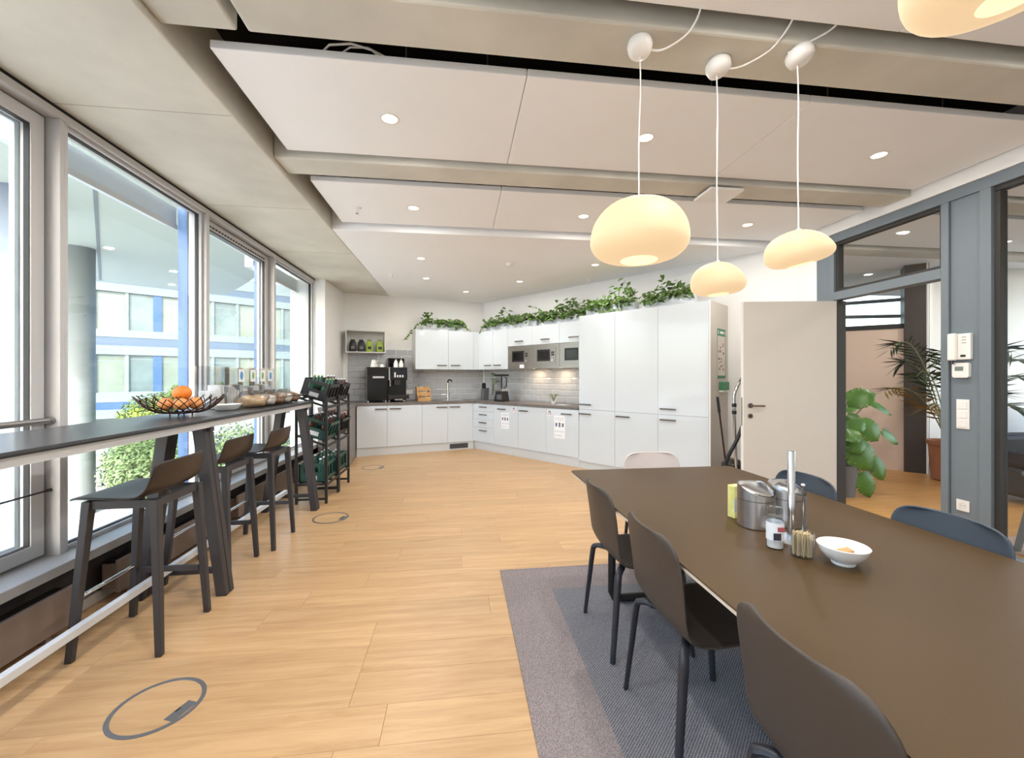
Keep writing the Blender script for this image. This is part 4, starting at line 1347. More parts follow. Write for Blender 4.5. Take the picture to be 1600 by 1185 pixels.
# faucet
o = thing('faucet', 'slim chrome faucet with dark head behind the sink', 'faucet', cpos(AL, -0.42, 0.36), AL)
B().lathe([(0.0, 0.0), (0.028, 0.0), (0.028, 0.012), (0.022, 0.02), (0.019, 0.10), (0.016, 0.26), (0.015, 0.34)], 16).obj('column', 'chrome', o, smooth=50)
B().tube([(0, 0, 0.33), (0.0, 0.0, 0.37), (0.012, -0.04, 0.40), (0.03, -0.10, 0.395), (0.036, -0.13, 0.375)], [0.014, 0.014, 0.014, 0.014, 0.016], 12).obj('spout', 'black_plastic', o, smooth=50)
B().tube([(0.018, 0, 0.12), (0.045, -0.01, 0.13), (0.075, -0.02, 0.16)], 0.007, 8).obj('lever', 'chrome', o, smooth=50)
# knife block and sprig
o = thing('knife_block', 'grey knife block with black handles by the corner', 'knife block', cpos(AR, -0.10, 0.24), AR)
B().hexa([(0, 0, 0), (0.10, 0, 0), (0.10, 0.14, 0), (0, 0.14, 0), (0, 0.02, 0.22), (0.10, 0.02, 0.22), (0.10, 0.15, 0.24), (0, 0.15, 0.24)]).obj('block', 'grey_plastic', o, bevel=0.006)
for k in range(5):
    x, y = 0.018 + (k % 3) * 0.030, 0.05 + (k // 3) * 0.045
    B().leg((x, y - 0.004, 0.33 + 0.01 * (k % 2)), (x, y, 0.20), 0.016, 0.018, 0.022, 0.022).obj('knife_handle', 'black_plastic', o, bevel=0.003)
def leaf_at(b, p, direction, nrm, L, W, bend=0.15, heart=True):
    d = Vector(direction).normalized()
    nn = Vector(nrm)
    sd = d.cross(nn)
    if sd.length < 1e-4:
        sd = d.orthogonal()
    sd.normalize()
    nn = sd.cross(d)
    p = Vector(p)
    if heart:
        pts = [(-0.08, 0.0, 0), (-0.16, 0.28, 0), (0.0, 0.50, -0.06), (0.35, 0.42, -0.03), (0.70, 0.18, -bend * .6), (1.0, 0, -bend)]
    else:
        pts = [(0, 0, 0), (0.12, 0.28, 0), (0.4, 0.5, -0.03), (0.65, 0.42, -bend * .4), (0.85, 0.2, -bend * .7), (1.0, 0, -bend)]
    vs = [p + d * t * L + sd * s * W + nn * h * L for t, s, h in pts]
    vs += [p + d * t * L - sd * s * W + nn * h * L for t, s, h in pts[1:-1]]
    mid = [p + d * 0.45 * L + nn * 0.03 * L]
    vs += mid
    n = len(pts)
    ring = list(range(n)) + list(range(2 * n - 3, n - 1, -1))
    m_ = len(vs) - 1
    b.add(vs, [(ring[i], ring[(i + 1) % len(ring)], m_) for i in range(len(ring))])

def sprig(name, label, loc, n, h, spread, m, seed, pot=None, cat='plant'):
    o = thing(name, label, cat, loc)
    rgn = random.Random(seed)
    if pot:
        B().lathe(pot[0], 20).obj('pot', pot[1], o, smooth=40)
    z0 = pot[2] if pot else 0
    b, s = B(), B()
    for k in range(n):
        a = rgn.uniform(0, 2 * PI)
        top = Vector((math.cos(a) * spread * rgn.uniform(.3, 1), math.sin(a) * spread * rgn.uniform(.3, 1), z0 + h * rgn.uniform(.5, 1)))
        s.tube([(0, 0, z0 * 0.8), (top.x * .4, top.y * .4, z0 + (top.z - z0) * .6), top], 0.003, 5)
        leaf_at(b, top, (math.cos(a), math.sin(a), rgn.uniform(-.3, .6)), (0, 0, 1), h * .35, h * .25)
    s.obj('stems', 'stem_green', o)['kind'] = 'stuff'
    b.obj('leaves', m, o)['kind'] = 'stuff'
sprig('glass_vase', 'glass vase with a pale green sprig behind the knife block', cpos(AR, 0.11, 0.38), 9, 0.38, 0.09, 'leaf_hedge', 21,
      ([(0.0, 0.0), (0.035, 0.0), (0.04, 0.06), (0.028, 0.12), (0.03, 0.14)], 'clear_jar', 0.13), 'vase')
sprig('herb_pot', 'small herb plant in a white bowl on the worktop', cpos(AR, 1.79, 0.20), 16, 0.12, 0.08, 'leaf_ivy', 22,
      ([(0.0, 0.0), (0.03, 0.0), (0.045, 0.03), (0.055, 0.055), (0.05, 0.055), (0.035, 0.02), (0, 0.02)], 'ceramic', 0.05))
tag(B().box(0, 0.20, 0, 0.14, 0, 0.006).obj('serving_board', 'pale_box', None, cpos(AR, 1.90, 0.12), (0, 0, AR)),
    'small white board beside the herb bowl', 'board')
# blender
o = thing('blender', 'black and steel blender with clear jug on the worktop', 'blender', cpos(AR, 0.55, 0.20), AR)
B().hexa([(-0.11, -0.10, 0), (0.11, -0.10, 0), (0.11, 0.10, 0), (-0.11, 0.10, 0), (-0.085, -0.075, 0.19), (0.085, -0.075, 0.19), (0.085, 0.085, 0.19), (-0.085, 0.085, 0.19)]).obj('base', 'black_plastic', o, bevel=0.008)
B().box(-0.02, 0.09, -0.108, -0.088, 0.04, 0.13).obj('control_panel', 'grey_plastic', o, bevel=0.003)
B().box(-0.095, 0.095, -0.085, 0.09, 0.19, 0.235).obj('collar', 'brushed_steel', o, bevel=0.004)
B().hexa([(-0.055, -0.055, 0.235), (0.055, -0.055, 0.235), (0.055, 0.055, 0.235), (-0.055, 0.055, 0.235), (-0.085, -0.085, 0.47), (0.085, -0.085, 0.47), (0.085, 0.085, 0.47), (-0.085, 0.085, 0.47)]).obj('jug', 'clear_jar', o, bevel=0.006)
B().cyl((0, 0, 0.235), (0, 0, 0.48), 0.012, n=10).obj('shaft', 'black_plastic', o, smooth=40)
B().box(-0.10, 0.10, -0.095, 0.095, 0.47, 0.505).obj('lid', 'black_plastic', o, bevel=0.006)
B().tube([(0.085, 0, 0.45), (0.13, 0, 0.44), (0.13, 0, 0.28), (0.08, 0, 0.26)], 0.011, 8).obj('handle', 'black_plastic', o, smooth=50)
o = thing('soap_dispenser', 'pale blue soap dispenser on the tiles by the tall cupboards', 'dispenser', run(AR, 2.28, 0.604, 1.02), AR)
B().box(0, 0.10, -0.08, 0, 0.0, 0.20).obj('tank', 'pale_box', o, bevel=0.01)
B().box(0.0, 0.10, -0.085, 0, 0.20, 0.26).obj('cap', 'white_plastic', o, bevel=0.01)
B().box(0.03, 0.07, -0.10, -0.06, 0.26, 0.29).obj('pump', 'white_plastic', o, bevel=0.006)

# ------------------------------------------------------------------ ivy on the cabinets
def ivy(label, a, x0, x1, y, ztop, tank, strands, n, seed, dens):
    o = thing('ivy_planter', label, 'plant', run(a, x0, y, ztop), a, group='ivy planters on the kitchen cabinets')
    L = x1 - x0
    B().box(0, L, 0, 0.15, 0.0, tank).obj('planter', 'gloss_white', o, bevel=0.003)
    B().box(0.008, L - 0.008, 0.008, 0.142, tank - 0.02, tank + 0.001).obj('soil', 'soil', o)
    rgn = random.Random(seed)
    b, s = B(), B()
    for _ in range(n):
        x = rgn.uniform(0.0, L)
        h = tank + rgn.random() ** 1.6 * dens(x / L)
        yy_ = rgn.uniform(-0.10, 0.14)
        if yy_ < 0 and rgn.random() < 0.6:
            h = rgn.uniform(tank - 0.05, tank + 0.08)
        a_ = rgn.uniform(PI, 2 * PI) if rgn.random() < 0.75 else rgn.uniform(0, PI)
        dz = rgn.uniform(-1.1, 0.5)
        leaf_at(b, (x, yy_, h), (math.cos(a_), math.sin(a_) * .7, dz), (rgn.uniform(-.4, .4), -0.7, 0.7), rgn.uniform(.05, .092), rgn.uniform(.04, .07))
    for k in range(max(4, n // 22)):
        x = rgn.uniform(0, L)
        s.tube([(x, 0.07, tank - 0.01), (x + rgn.uniform(-.08, .08), 0.0, tank + 0.07), (x + rgn.uniform(-.2, .2), -0.06, tank + rgn.uniform(-.03, .1))], 0.004, 5)
    for pts in strands:
        s.tube(pts, 0.004, 5)
        for i in range(len(pts) - 1):
            p0, p1 = Vector(pts[i]), Vector(pts[i + 1])
            m_ = max(2, int((p1 - p0).length / 0.045))
            for q in range(m_):
                p = p0.lerp(p1, q / m_)
                leaf_at(b, p, (rgn.uniform(-1, 1), -0.5, rgn.uniform(-1, .5)), (0, -1, .3), rgn.uniform(.045, .07), rgn.uniform(.035, .055))
    s.obj('stems', 'stem_green', o, smooth=60)['kind'] = 'stuff'
    b.obj('foliage', 'leaf_ivy', o)['kind'] = 'stuff'
ivy('ivy planter on the wall cabinet above the tea box', AL, -0.92, -0.10, UY + 0.06, UZ1, 0.13,
    [[(0.02, 0.0, 0.14), (-0.10, -0.06, 0.10), (-0.25, -0.08, -0.06), (-0.38, -0.09, -0.22)], [(0.80, 0, 0.12), (0.92, -0.05, 0.03), (0.98, -0.05, -0.02)]],
    210, 31, lambda t: 0.11 + 0.12 * (t < 0.2))
ivy('ivy planter over the double-door cabinet and first flap', AR, -0.02, 1.30, UY + 0.06, UZ1, 0.13,
    [[(0.02, 0.0, 0.14), (-0.06, -0.08, 0.06), (-0.12, -0.08, -0.04)]], 350, 32, lambda t: 0.12 + 0.18 * math.exp(-((t - 0.35) / 0.12) ** 2))
ivy('ivy planter over the two flaps by the tall cupboards', AR, 1.36, 2.42, UY + 0.06, UZ1, 0.13,
    [[(0.10, 0.04, 0.18), (0.0, 0.0, 0.30), (-0.12, -0.02, 0.34), (-0.24, -0.02, 0.38)]], 360, 33, lambda t: 0.14 + 0.16 * math.exp(-((t - 0.6) / 0.25) ** 2))
ivy('ivy planter on the tall cupboards near the microwaves', AR, 2.50, 3.30, 0.10, 2.30, 0.13,
    [[(0.03, 0.0, 0.12), (0.3, -0.09, 0.03), (0.7, -0.09, 0.02)]], 240, 34, lambda t: 0.12 + 0.26 * math.exp(-((t - 0.72) / 0.2) ** 2))
ivy('ivy planter on the tall cupboards at the door end', AR, 3.42, 4.10, 0.10, 2.30, 0.13,
    [[(0.4, 0.0, 0.17), (0.62, -0.05, 0.19), (0.85, -0.05, 0.20)]], 180, 35, lambda t: 0.10 + 0.17 * math.exp(-((t - 0.5) / 0.3) ** 2))

# ------------------------------------------------------------------ ceiling fittings
def downlight(label, x, y, z, power=None, r=0.048, col=(1.0, 0.95, 0.88)):
    o = thing('downlight', label, 'ceiling light', (x, y, z), group='recessed ceiling downlights')
    B().lathe([(r, 0.0), (r + 0.010, 0.0), (r + 0.011, -0.003), (r, -0.004)], 28, cap=False).obj('rim', 'white_plastic', o, smooth=40)
    B().lathe([(0.0, -0.0015), (r, -0.0015)], 28).obj('lens', 'downlight_glow', o)
    ld = bpy.data.lights.new('downlight', 'AREA')
    ld.shape = 'DISK'
    ld.size = r * 1.7
    ld.energy = DOWNLIGHT_W if power is None else power
    ld.color = col
    lo = bpy.data.objects.new('lamp', ld)
    COL.objects.link(lo)
    lo.parent = o
    lo.location = (0, 0, -0.006)
DL = [('downlight in the front ceiling panel, window side', -0.435, 2.705, 3.0), ('downlight in the front ceiling panel behind the big lamp cord', 1.250, 2.705, 3.0),
      ('downlight in the front ceiling panel, partition side', 3.040, 2.705, 3.0), ('downlight in the second ceiling panel, window side', -0.437, 4.106, 3.0),
      ('downlight in the second ceiling panel above the big lamp', 1.242, 4.106, 3.0), ('downlight in the second ceiling panel, partition side', 3.045, 4.12, 3.0),
      ('downlight in the lowered ceiling, near row, window side', -0.499, 5.593, 2.93), ('downlight in the lowered ceiling near row, cupboard side', 1.863, 5.613, 2.93),
      ('downlight in the lowered ceiling, far row, window side', -0.519, 6.709, 2.93), ('downlight in the lowered ceiling, far row, middle', 0.970, 6.745, 2.93),
      ('small downlight closest to the kitchen corner', 0.116, 7.679, 2.93),  # the rest continue the grid out of view, added for illumination
      ('added unseen downlight above the near end of the bar', -0.435, 1.30, 3.0), ('added unseen downlight above the near end of the dining table', 1.25, 1.30, 3.0), ('added unseen downlight above the door side of the dining table', 3.04, 1.30, 3.0),
      ('added unseen downlight behind the camera, window side', -0.435, -0.1, 3.0), ('added unseen downlight behind the camera, table side', 1.25, -0.1, 3.0)]
for a in DL:
    downlight(*a, power=DOWNLIGHT_W * (1.5 if a[2] < 2.0 else 0.72 if a[2] > 5.0 else 1.0))
downlight('hallway downlight seen through the transom glass', 4.92, 4.12, 3.0)
downlight('hallway downlight near the palm', 6.5, 4.25, 3.0)
downlight('hallway downlight behind the big glass pane', 5.2, 2.7, 3.0)
def sprinkler(label, x, y, z):
    o = thing('sprinkler', label, 'sprinkler', (x, y, z), group='ceiling sprinklers')
    B().lathe([(0.0, 0.0), (0.036, 0.0), (0.034, -0.008), (0.012, -0.012), (0.010, -0.04), (0.0, -0.042)], 18).obj('body', 'white_plastic', o, smooth=40)
    B().lathe([(0.0, -0.056), (0.016, -0.056), (0.016, -0.053), (0.0, -0.053)], 14).obj('deflector', 'chrome', o)
    B().cyl((0, 0, -0.053), (0, 0, -0.04), 0.004, n=6).obj('pin', 'chrome', o)
sprinkler('white sprinkler in the second ceiling panel', -0.974, 4.173, 3.0)
sprinkler('white sprinkler in the lowered ceiling, window side', -1.003, 6.481, 2.93)
sprinkler('white sprinkler near the ceiling corner of the kitchen', 0.656, 8.20, 2.93)
sprinkler('white sprinkler in the lowered ceiling, cupboard side', 2.051, 6.431, 2.93)
o = thing('smoke_detector', 'white round smoke detector on the lowered ceiling', 'smoke detector', (0.683, 5.663, 2.93))
B().lathe([(0.0, 0.0), (0.052, 0.0), (0.052, -0.012), (0.044, -0.022), (0.044, -0.036), (0.03, -0.046), (0.0, -0.048)], 24).obj('housing', 'white_plastic', o, smooth=40)
o = thing('access_point', 'flat white square access point under the concrete beam', 'access point', (2.19, 3.33, 2.96))
B().box(-0.15, 0.15, -0.13, 0.13, -0.042, -0.018).obj('plate', 'white_plastic', o, bevel=0.008)
B().box(-0.05, 0.05, -0.05, 0.05, -0.018, 0.0).obj('bracket', 'white_plastic', o)
B().tube([(0.13, 0.02, -0.02), (0.16, -0.05, 0.0), (0.155, -0.10, 0.02), (0.15, -0.125, 0.045)], 0.004, 6).obj('cable', 'white_plastic', o, smooth=60)

# ------------------------------------------------------------------ pendants
def pebble(w, h, n=40, m=24, skew=0.0, sharp=0.52, up=0.68):
    vs, fs = [], []
    for i in range(m + 1):
        ph = -PI / 2 + PI * i / m
        s, c = math.sin(ph), max(0.0, math.cos(ph))
        z = s * h * (up if s > 0 else 1 - up)
        r = w / 2 * c ** (sharp if s < 0 else 0.82)
        for k in range(n):
            t = 2 * PI * k / n
            vs.append((r * math.cos(t) + skew * z * (1 + 0.6 * math.cos(t)), r * math.sin(t) * 0.97, z))
    for i in range(m):
        for k in range(n):
            fs.append((i * n + k, i * n + (k + 1) % n, (i + 1) * n + (k + 1) % n, (i + 1) * n + k))
    return B().add(vs, fs)

def pendant(label, c, w, h, tilt, canopy, loop, skew=0.0, cr=0.055, ctilt=(0, 0)):
    o = thing('pendant_lamp', label, 'pendant lamp', c, group='white pebble pendant lamps')
    top = h * 0.68
    pebble(w, h, skew=skew).obj('shade', 'lamp_glass', o, rot=(0, tilt, 0), smooth=180)
    B().lathe([(0.0, -h * 0.330), (w * 0.18, -h * 0.327), (w * 0.19, -h * 0.312), (0.0, -h * 0.312)], 30).obj('diffuser', 'lamp_core', o, rot=(0, tilt, 0), smooth=40)
    cx, cy, cz = canopy[0] - c[0], canopy[1] - c[1], canopy[2] - c[2]
    B().lathe([(0.0, 0.0), (0.6 * cr, 0.0), (cr * 0.95, -0.008), (cr, -0.025), (cr * 0.92, -0.052), (cr * 0.6, -0.066), (0.0, -0.07)], 26).obj('canopy', 'white_plastic', o, (cx, cy, cz), (ctilt[0], ctilt[1], 0), smooth=60)
    pts = []
    for k in range(9):
        t = k / 8
        pts.append((cx + (0 - cx) * t + 0.006 * math.sin(t * 7) * (1 - t), cy * (1 - t), cz - 0.06 + (top - 0.008 - cz + 0.06) * t))
    B().tube(pts, 0.0032, 6).obj('cord', 'white_plastic', o, smooth=60)
    if loop:
        B().tube(curve([(p[0] - c[0], p[1] - c[1], p[2] - c[2]) for p in loop]), 0.0045, 6).obj('feed_cable', 'white_plastic', o, smooth=60)
    B().cyl((0, 0, top - 0.012), (0, 0, top + 0.010), 0.010, n=12).obj('cap', 'white_plastic', o, smooth=40)
    return o
pendant('largest pebble pendant lamp, window side of the three', (0.838, 1.885, 2.018), 0.452, 0.285, R(0), (0.845, 1.89, 2.96),
        [(0.885, 1.885, 2.925), (0.95, 1.86, 2.915), (1.02, 1.80, 2.935), (1.05, 1.755, 2.975), (1.055, 1.715, 3.02)], 0.02, 0.058, (R(-18), R(8)))
pendant('smallest pebble pendant lamp, middle of the three', (1.283, 1.955, 1.842), 0.256, 0.158, R(-4), (1.28, 1.96, 2.96),
        [(1.33, 1.955, 2.925), (1.40, 1.93, 2.93), (1.475, 1.84, 2.945), (1.50, 1.76, 2.985), (1.50, 1.71, 3.02)], -0.15, 0.060, (R(-14), R(-10)))
pendant('tilted pebble pendant lamp, partition side of the three', (1.632, 1.845, 1.975), 0.292, 0.165, R(-13), (1.625, 1.845, 2.96),
        [(1.57, 1.84, 2.94), (1.62, 1.80, 2.955), (1.70, 1.75, 2.985), (1.74, 1.71, 3.02)], -0.30, 0.062, (R(-14), R(-16)))
pendant('pebble pendant lamp cut off at the top edge', (0.965, 0.615, 2.115), 0.31, 0.19, R(-12), (0.955, 0.55, 2.96), None, -0.25, 0.060)

# ------------------------------------------------------------------ bottle rack with crates
def make_rack(label, y0):
    o = thing('bottle_rack', label, 'rack', (-1.76, y0, 0), group='black metal bottle racks')
    D, L, H = 0.335, 0.465, 1.165
    s = 0.026
    for x in (0, D - s):
        for y in (0, L - s):
            B().box(x, x + s, y, y + s, 0, H).obj('post', 'rack_black', o, bevel=0.002)
    for z, dz in ((0.04, 0.0), (0.20, 0.0), (0.62, 0.11), (1.045, 0.10)):
        for y in (0.004, L - s + 0.004):
            B().hexa([(s, y, z + dz), (D - s, y, z), (D - s, y + 0.018, z), (s, y + 0.018, z + dz),
                      (s, y, z + dz + 0.022), (D - s, y, z + 0.022), (D - s, y + 0.018, z + 0.022), (s, y + 0.018, z + dz + 0.022)]).obj('side_rail', 'rack_black', o)
        if z > 0.1:
            B().box(D - s + 0.004, D - 0.004, s, L - s, z - 0.012, z + 0.010).obj('front_rail', 'rack_black', o)
            B().box(0.004, s - 0.004, s, L - s, z + dz - 0.012, z + dz + 0.010).obj('back_rail', 'rack_black', o)
    return o
make_rack('black bottle rack nearer the bar stools', 4.765)
make_rack('black bottle rack nearer the kitchen', 5.240)

def crate_parts(o, m):
    A, C, H, t = 0.140, 0.190, 0.205, 0.009      # half depth, half width, height
    B().box(-A, A, -C, C, 0, 0.01).obj('base', m, o)
    for sx in (-1, 1):
        b = B()
        x0, x1 = (A - t, A) if sx > 0 else (-A, -A + t)
        b.box(x0, x1, -C, C, 0, 0.05)
        b.box(x0, x1, -C, C, H - 0.035, H)
        for y in (-C, -0.065, 0.045, C - 0.02):
            b.box(x0, x1, y, y + 0.02, 0.05, H - 0.035)
        b.obj('long_side', m, o)
    for sy in (-1, 1):
        b = B()
        y0, y1 = (C - t, C) if sy > 0 else (-C, -C + t)
        b.box(-A, A, y0, y1, 0, 0.11)
        b.box(-A, A, y0, y1, H - 0.035, H)
        for x in (-A, A - 0.05):
            b.box(x, x + 0.05, y0, y1, 0.11, H - 0.035)
        b.obj('short_side', m, o)
        yb = y1 + 0.0006 if sy > 0 else y0 - 0.0006
        B().box(-0.05, 0.05, min(yb, yb - sy * 0.002), max(yb, yb - sy * 0.002), 0.03, 0.075).obj('label_strip', 'bottle_cap', o)
    dv = B()
    for y in (-0.062, 0.062):
        dv.box(-A + t, A - t, y - 0.002, y + 0.002, 0.01, 0.13)
    dv.box(-0.002, 0.002, -C + t, C - t, 0.01, 0.13)
    dv.obj('divider', m, o)
bottle_meshes = {}
def bottle_parts(o, m, capm):
    if m not in bottle_meshes:
        bottle_meshes[m] = B().lathe([(0.0, 0.0), (0.030, 0.0), (0.033, 0.006), (0.033, 0.13), (0.028, 0.16), (0.014, 0.195), (0.013, 0.232), (0.0, 0.234)], 14).mesh('glass_body', m, 50)
    if capm not in bottle_meshes:
        bottle_meshes[capm] = B().lathe([(0.0, 0.229), (0.015, 0.229), (0.015, 0.240), (0.013, 0.243), (0.0, 0.243)], 12).mesh('cap', capm, 50)
    inst('glass_body', bottle_meshes[m], o)
    inst('cap', bottle_meshes[capm], o)
CR = [('black bottle crate tilted on top of the nearer rack', 4.998, 1.075, R(17), 'crate_black', 'bottle_green', 'cap_green'),
      ('black bottle crate tilted on the middle tier of the nearer rack', 4.998, 0.652, R(18), 'crate_green', 'bottle_brown', 'bottle_cap'),
      ('green bottle crate standing level at the foot of the nearer rack', 4.998, 0.2225, 0, 'crate_green', 'bottle_green', 'bottle_cap'),
      ('black bottle crate tilted on top of the farther rack', 5.473, 1.075, R(17), 'crate_black', 'bottle_brown', 'bottle_cap'),
      ('black bottle crate with pink packs in the farther rack', 5.473, 0.652, R(18), 'crate_black', 'bottle_brown', 'pink_pack'),
      ('green bottle crate standing level at the foot of the farther rack', 5.473, 0.2225, 0, 'crate_green', 'bottle_green', 'bottle_cap')]
CR[1] = ('dark green bottle crate tilted on the middle tier of the nearer rack',) + CR[1][1:]
for lab, yc, z, tl, m, bm_, cm in CR:
    o = thing('bottle_crate', lab, 'crate', (-1.594, yc, z + (0.062 if tl else 0.0)), group='bottle crates in the racks')
    o.rotation_euler = (0, tl, 0)
    crate_parts(o, m)
    mt = Matrix.Translation(o.location) @ Matrix.Rotation(tl, 4, 'Y')
    for ix in (-1, 1):
        for iy in (-1, 0, 1):
            p = mt @ Vector((ix * 0.067, iy * 0.122, 0.0105))
            short = ('top' if z > 1 else 'middle' if z > 0.5 else 'bottom') + ' crate of the ' + ('nearer' if yc < 5.2 else 'farther') + ' rack'
            bo = thing('glass_bottle', 'bottle in the %s, %s row, %s' % (short, 'room-side' if ix > 0 else 'window-side', ('near end', 'middle', 'far end')[iy + 1]), 'bottle', p, group='bottles in the crates')
            bo.rotation_euler = (0, tl, 0)
            bottle_parts(bo, bm_, cm)

# ------------------------------------------------------------------ on the bar
BT = 1.1205
o = thing('wire_bowl', 'woven dark wire fruit bowl on the bar', 'bowl', (-1.83, 3.03, BT))
b = B()
def bowl_r(t):   # t 0..1 from base to rim
    return 0.075 + 0.165 * t ** 0.75, 0.022 + 0.105 * t ** 1.7
N = 26
for sgn in (-1, 1):
    for k in range(N):
        pts = []
        for q in range(9):
            t = q / 8 * (1.0 + 0.06 * math.sin(k * 2.4))
            r, z = bowl_r(t)
            a = 2 * PI * k / N + sgn * t * 0.62
            pts.append((r * math.cos(a), r * math.sin(a), z))
        b.tube(pts, 0.0030, 5)
b.obj('basket', 'wire_brown', o, smooth=60)
b = B()
b.tube([(0.075 * math.cos(2 * PI * k / 20), 0.075 * math.sin(2 * PI * k / 20), 0.022) for k in range(20)], 0.0035, 5, closed=True)
for k in range(10):
    a = 2 * PI * k / 10
    b.tube([(0, 0, 0.022), (0.075 * math.cos(a), 0.075 * math.sin(a), 0.022)], 0.0028, 5)
b.obj('base_ring', 'wire_brown', o, smooth=60)
for k in range(4):
    a = PI / 4 + k * PI / 2
    B().cyl((0.06 * math.cos(a), 0.06 * math.sin(a), 0.0), (0.06 * math.cos(a), 0.06 * math.sin(a), 0.024), 0.004, n=8).obj('foot', 'wire_brown', o)
def fruit(label, dx, dy, z, r, m, g):
    o = thing('orange', label, 'orange', (-1.83 + dx, 3.03 + dy, BT + z), group=g)
    pr = [(r * math.cos(a) if abs(a) < 1.57 else 0.0, r * 0.94 * math.sin(a)) for a in [(-PI / 2 + PI * k / 14) for k in range(15)]]
    B().lathe(pr, 22).obj('fruit', m, o, smooth=180)
    B().lathe([(0.0, 0.0), (0.006, 0.0), (0.004, 0.003), (0.0, 0.003)], 8, (0, 0, r * 0.93)).obj('stem', 'leaf_dark', o)
fruit('bright orange on top of the fruit pile', 0.0, 0.01, 0.150, 0.054, 'orange_peel', 'oranges in the wire bowl')
pos = [(0.085, 0.0), (0.045, 0.078), (-0.045, 0.078), (-0.09, 0.0), (-0.045, -0.078), (0.045, -0.078)]
nm = ['room side', 'far room side', 'far window side', 'window side', 'near window side', 'near room side']
for (dx, dy), q in zip(pos, nm):
    fruit('tangerine low in the wire bowl, ' + q, dx * 1.0, dy * 1.0, 0.083, 0.042, 'tangerine_peel', 'tangerines in the wire bowl')

o = thing('oval_plate', 'white oval dish at the end of the snack bags', 'dish', (-1.80, 3.52, BT))
B().lathe([(0.0, 0.0), (0.07, 0.0), (0.085, 0.008), (0.115, 0.045), (0.111, 0.045), (0.08, 0.012), (0.0, 0.010)], 32, sx=0.85, sy=1.15).obj('dish', 'ceramic', o, smooth=50)
# clear acrylic display box with picture cards
o = thing('acrylic_box', 'long clear acrylic display box with picture cards on the bar', 'display box', (-2.06, 3.56, BT))
b = B()
b.box(0.0, 0.15, 0.0, 1.08, 0.0, 0.004)
b.box(0.0, 0.003, 0.0, 1.08, 0.004, 0.345)
b.box(0.147, 0.15, 0.0, 1.08, 0.004, 0.345)
for q in range(6):
    b.box(0.003, 0.147, q * 0.2154, q * 0.2154 + 0.003, 0.004, 0.345)
b.obj('box', 'acrylic', o)
for k, y in enumerate((0.36, 0.57, 0.76, 0.93)):
    c = B().box(0.1505, 0.152, y, y + 0.095, 0.215, 0.325).obj('picture_card', 'card_white', o)
    cm = 'card_blue' if k in (0, 3) else 'card_green'
    lg = B().lathe([(0.016, 0.0), (0.030, 0.0), (0.030, 0.0012), (0.016, 0.0012)] if k in (0, 3) else [(0.0, 0.0), (0.026, 0.0), (0.026, 0.0012), (0.0, 0.0012)], 20, sy=1.0)
    lg.v = [(0.152 + z, y + 0.0475 + x * 0.85, 0.27 + yy_ * 1.25) for x, yy_, z in lg.v]
    lg.obj('logo', cm, c)
for k in range(5):
    o2 = thing('paper_napkins', ['bundle of wrapped wafers in the first compartment of the acrylic box', 'bundle of wrapped wafers in the second compartment of the acrylic box',
                                 'bundle of wrapped wafers in the middle compartment of the acrylic box', 'bundle of wrapped wafers in the fourth compartment of the acrylic box',
                                 'bundle of wrapped wafers in the last compartment of the acrylic box'][k], 'snack pack', (-1.985, 3.565 + k * 0.2154 + 0.108, BT + 0.0045))
    o2.name = 'wafer_pack'
    b = B()
    rg2 = random.Random(50 + k)
    for q in range(6):
        y = -0.085 + q * 0.030
        h = rg2.uniform(0.10, 0.19)
        b.leg((rg2.uniform(-.01, .01), y + rg2.uniform(-.006, .006), h), (0, y, 0), 0.10, 0.11, 0.022, 0.024)
    b.obj('wafers', 'bag_foil', o2, bevel=0.006)['kind'] = 'stuff'
def snack_bag(label, x, y, s, m, rz):
    o = thing('snack_bag', label, 'snack bag', (x, y, BT), rz, group='clear snack bags on the bar')
    rg2 = random.Random(int(y * 100))
    vs, fs = [], []
    n, mm = 18, 10
    for i in range(mm + 1):
        ph = -PI / 2 + PI * i / mm
        for k in range(n):
            t = 2 * PI * k / n
            r = max(0.02, math.cos(ph)) ** 0.6 * (1 + 0.10 * math.sin(3 * t + i) + rg2.uniform(-.05, .05))
            vs.append((0.115 * s * r * math.cos(t), 0.075 * s * r * math.sin(t), 0.058 * s * (1 + math.sin(ph)) * (1 + 0.1 * math.sin(2 * t)) + 0.12 * max(0, math.cos(t)) * 0.0))
    for i in range(mm):
        for k in range(n):
            fs.append((i * n + k, i * n + (k + 1) % n, (i + 1) * n + (k + 1) % n, (i + 1) * n + k))
    fs += [tuple(range(n))[::-1], tuple(mm * n + k for k in range(n))]
    bb = B().add(vs, fs)
    z0 = min(v[2] for v in bb.v)
    bb.v = [(x_, y_, z_ - z0) for x_, y_, z_ in bb.v]
    inner = B().add([(x_ * .88, y_ * .88, 0.003 + (z_ - z0) * .72) for x_, y_, z_ in vs], fs)
    inner.obj('snacks', m, o, smooth=180)
    bb.obj('film', 'bag_film', o, smooth=60)
    B().hexa([(0.08 * s, -0.05 * s, 0.05 * s), (0.16 * s, -0.06 * s, 0.075 * s), (0.16 * s, 0.06 * s, 0.075 * s), (0.08 * s, 0.05 * s, 0.05 * s),
              (0.08 * s, -0.05 * s, 0.053 * s), (0.16 * s, -0.06 * s, 0.078 * s), (0.16 * s, 0.06 * s, 0.078 * s), (0.08 * s, 0.05 * s, 0.053 * s)]).obj('seal', 'bag_film', o)
SB = [('snack', 'crinkled snack bag with pale contents beside the white dish'), ('bag_foil', 'crinkled silver snack bag, second from the dish'),
      ('bag_brown', 'crinkled brown snack bag in the middle of the row'), ('bag_foil', 'crinkled silver snack bag, second from the rack'),
      ('bag_brown', 'crinkled brown snack bag next to the bottle rack')]
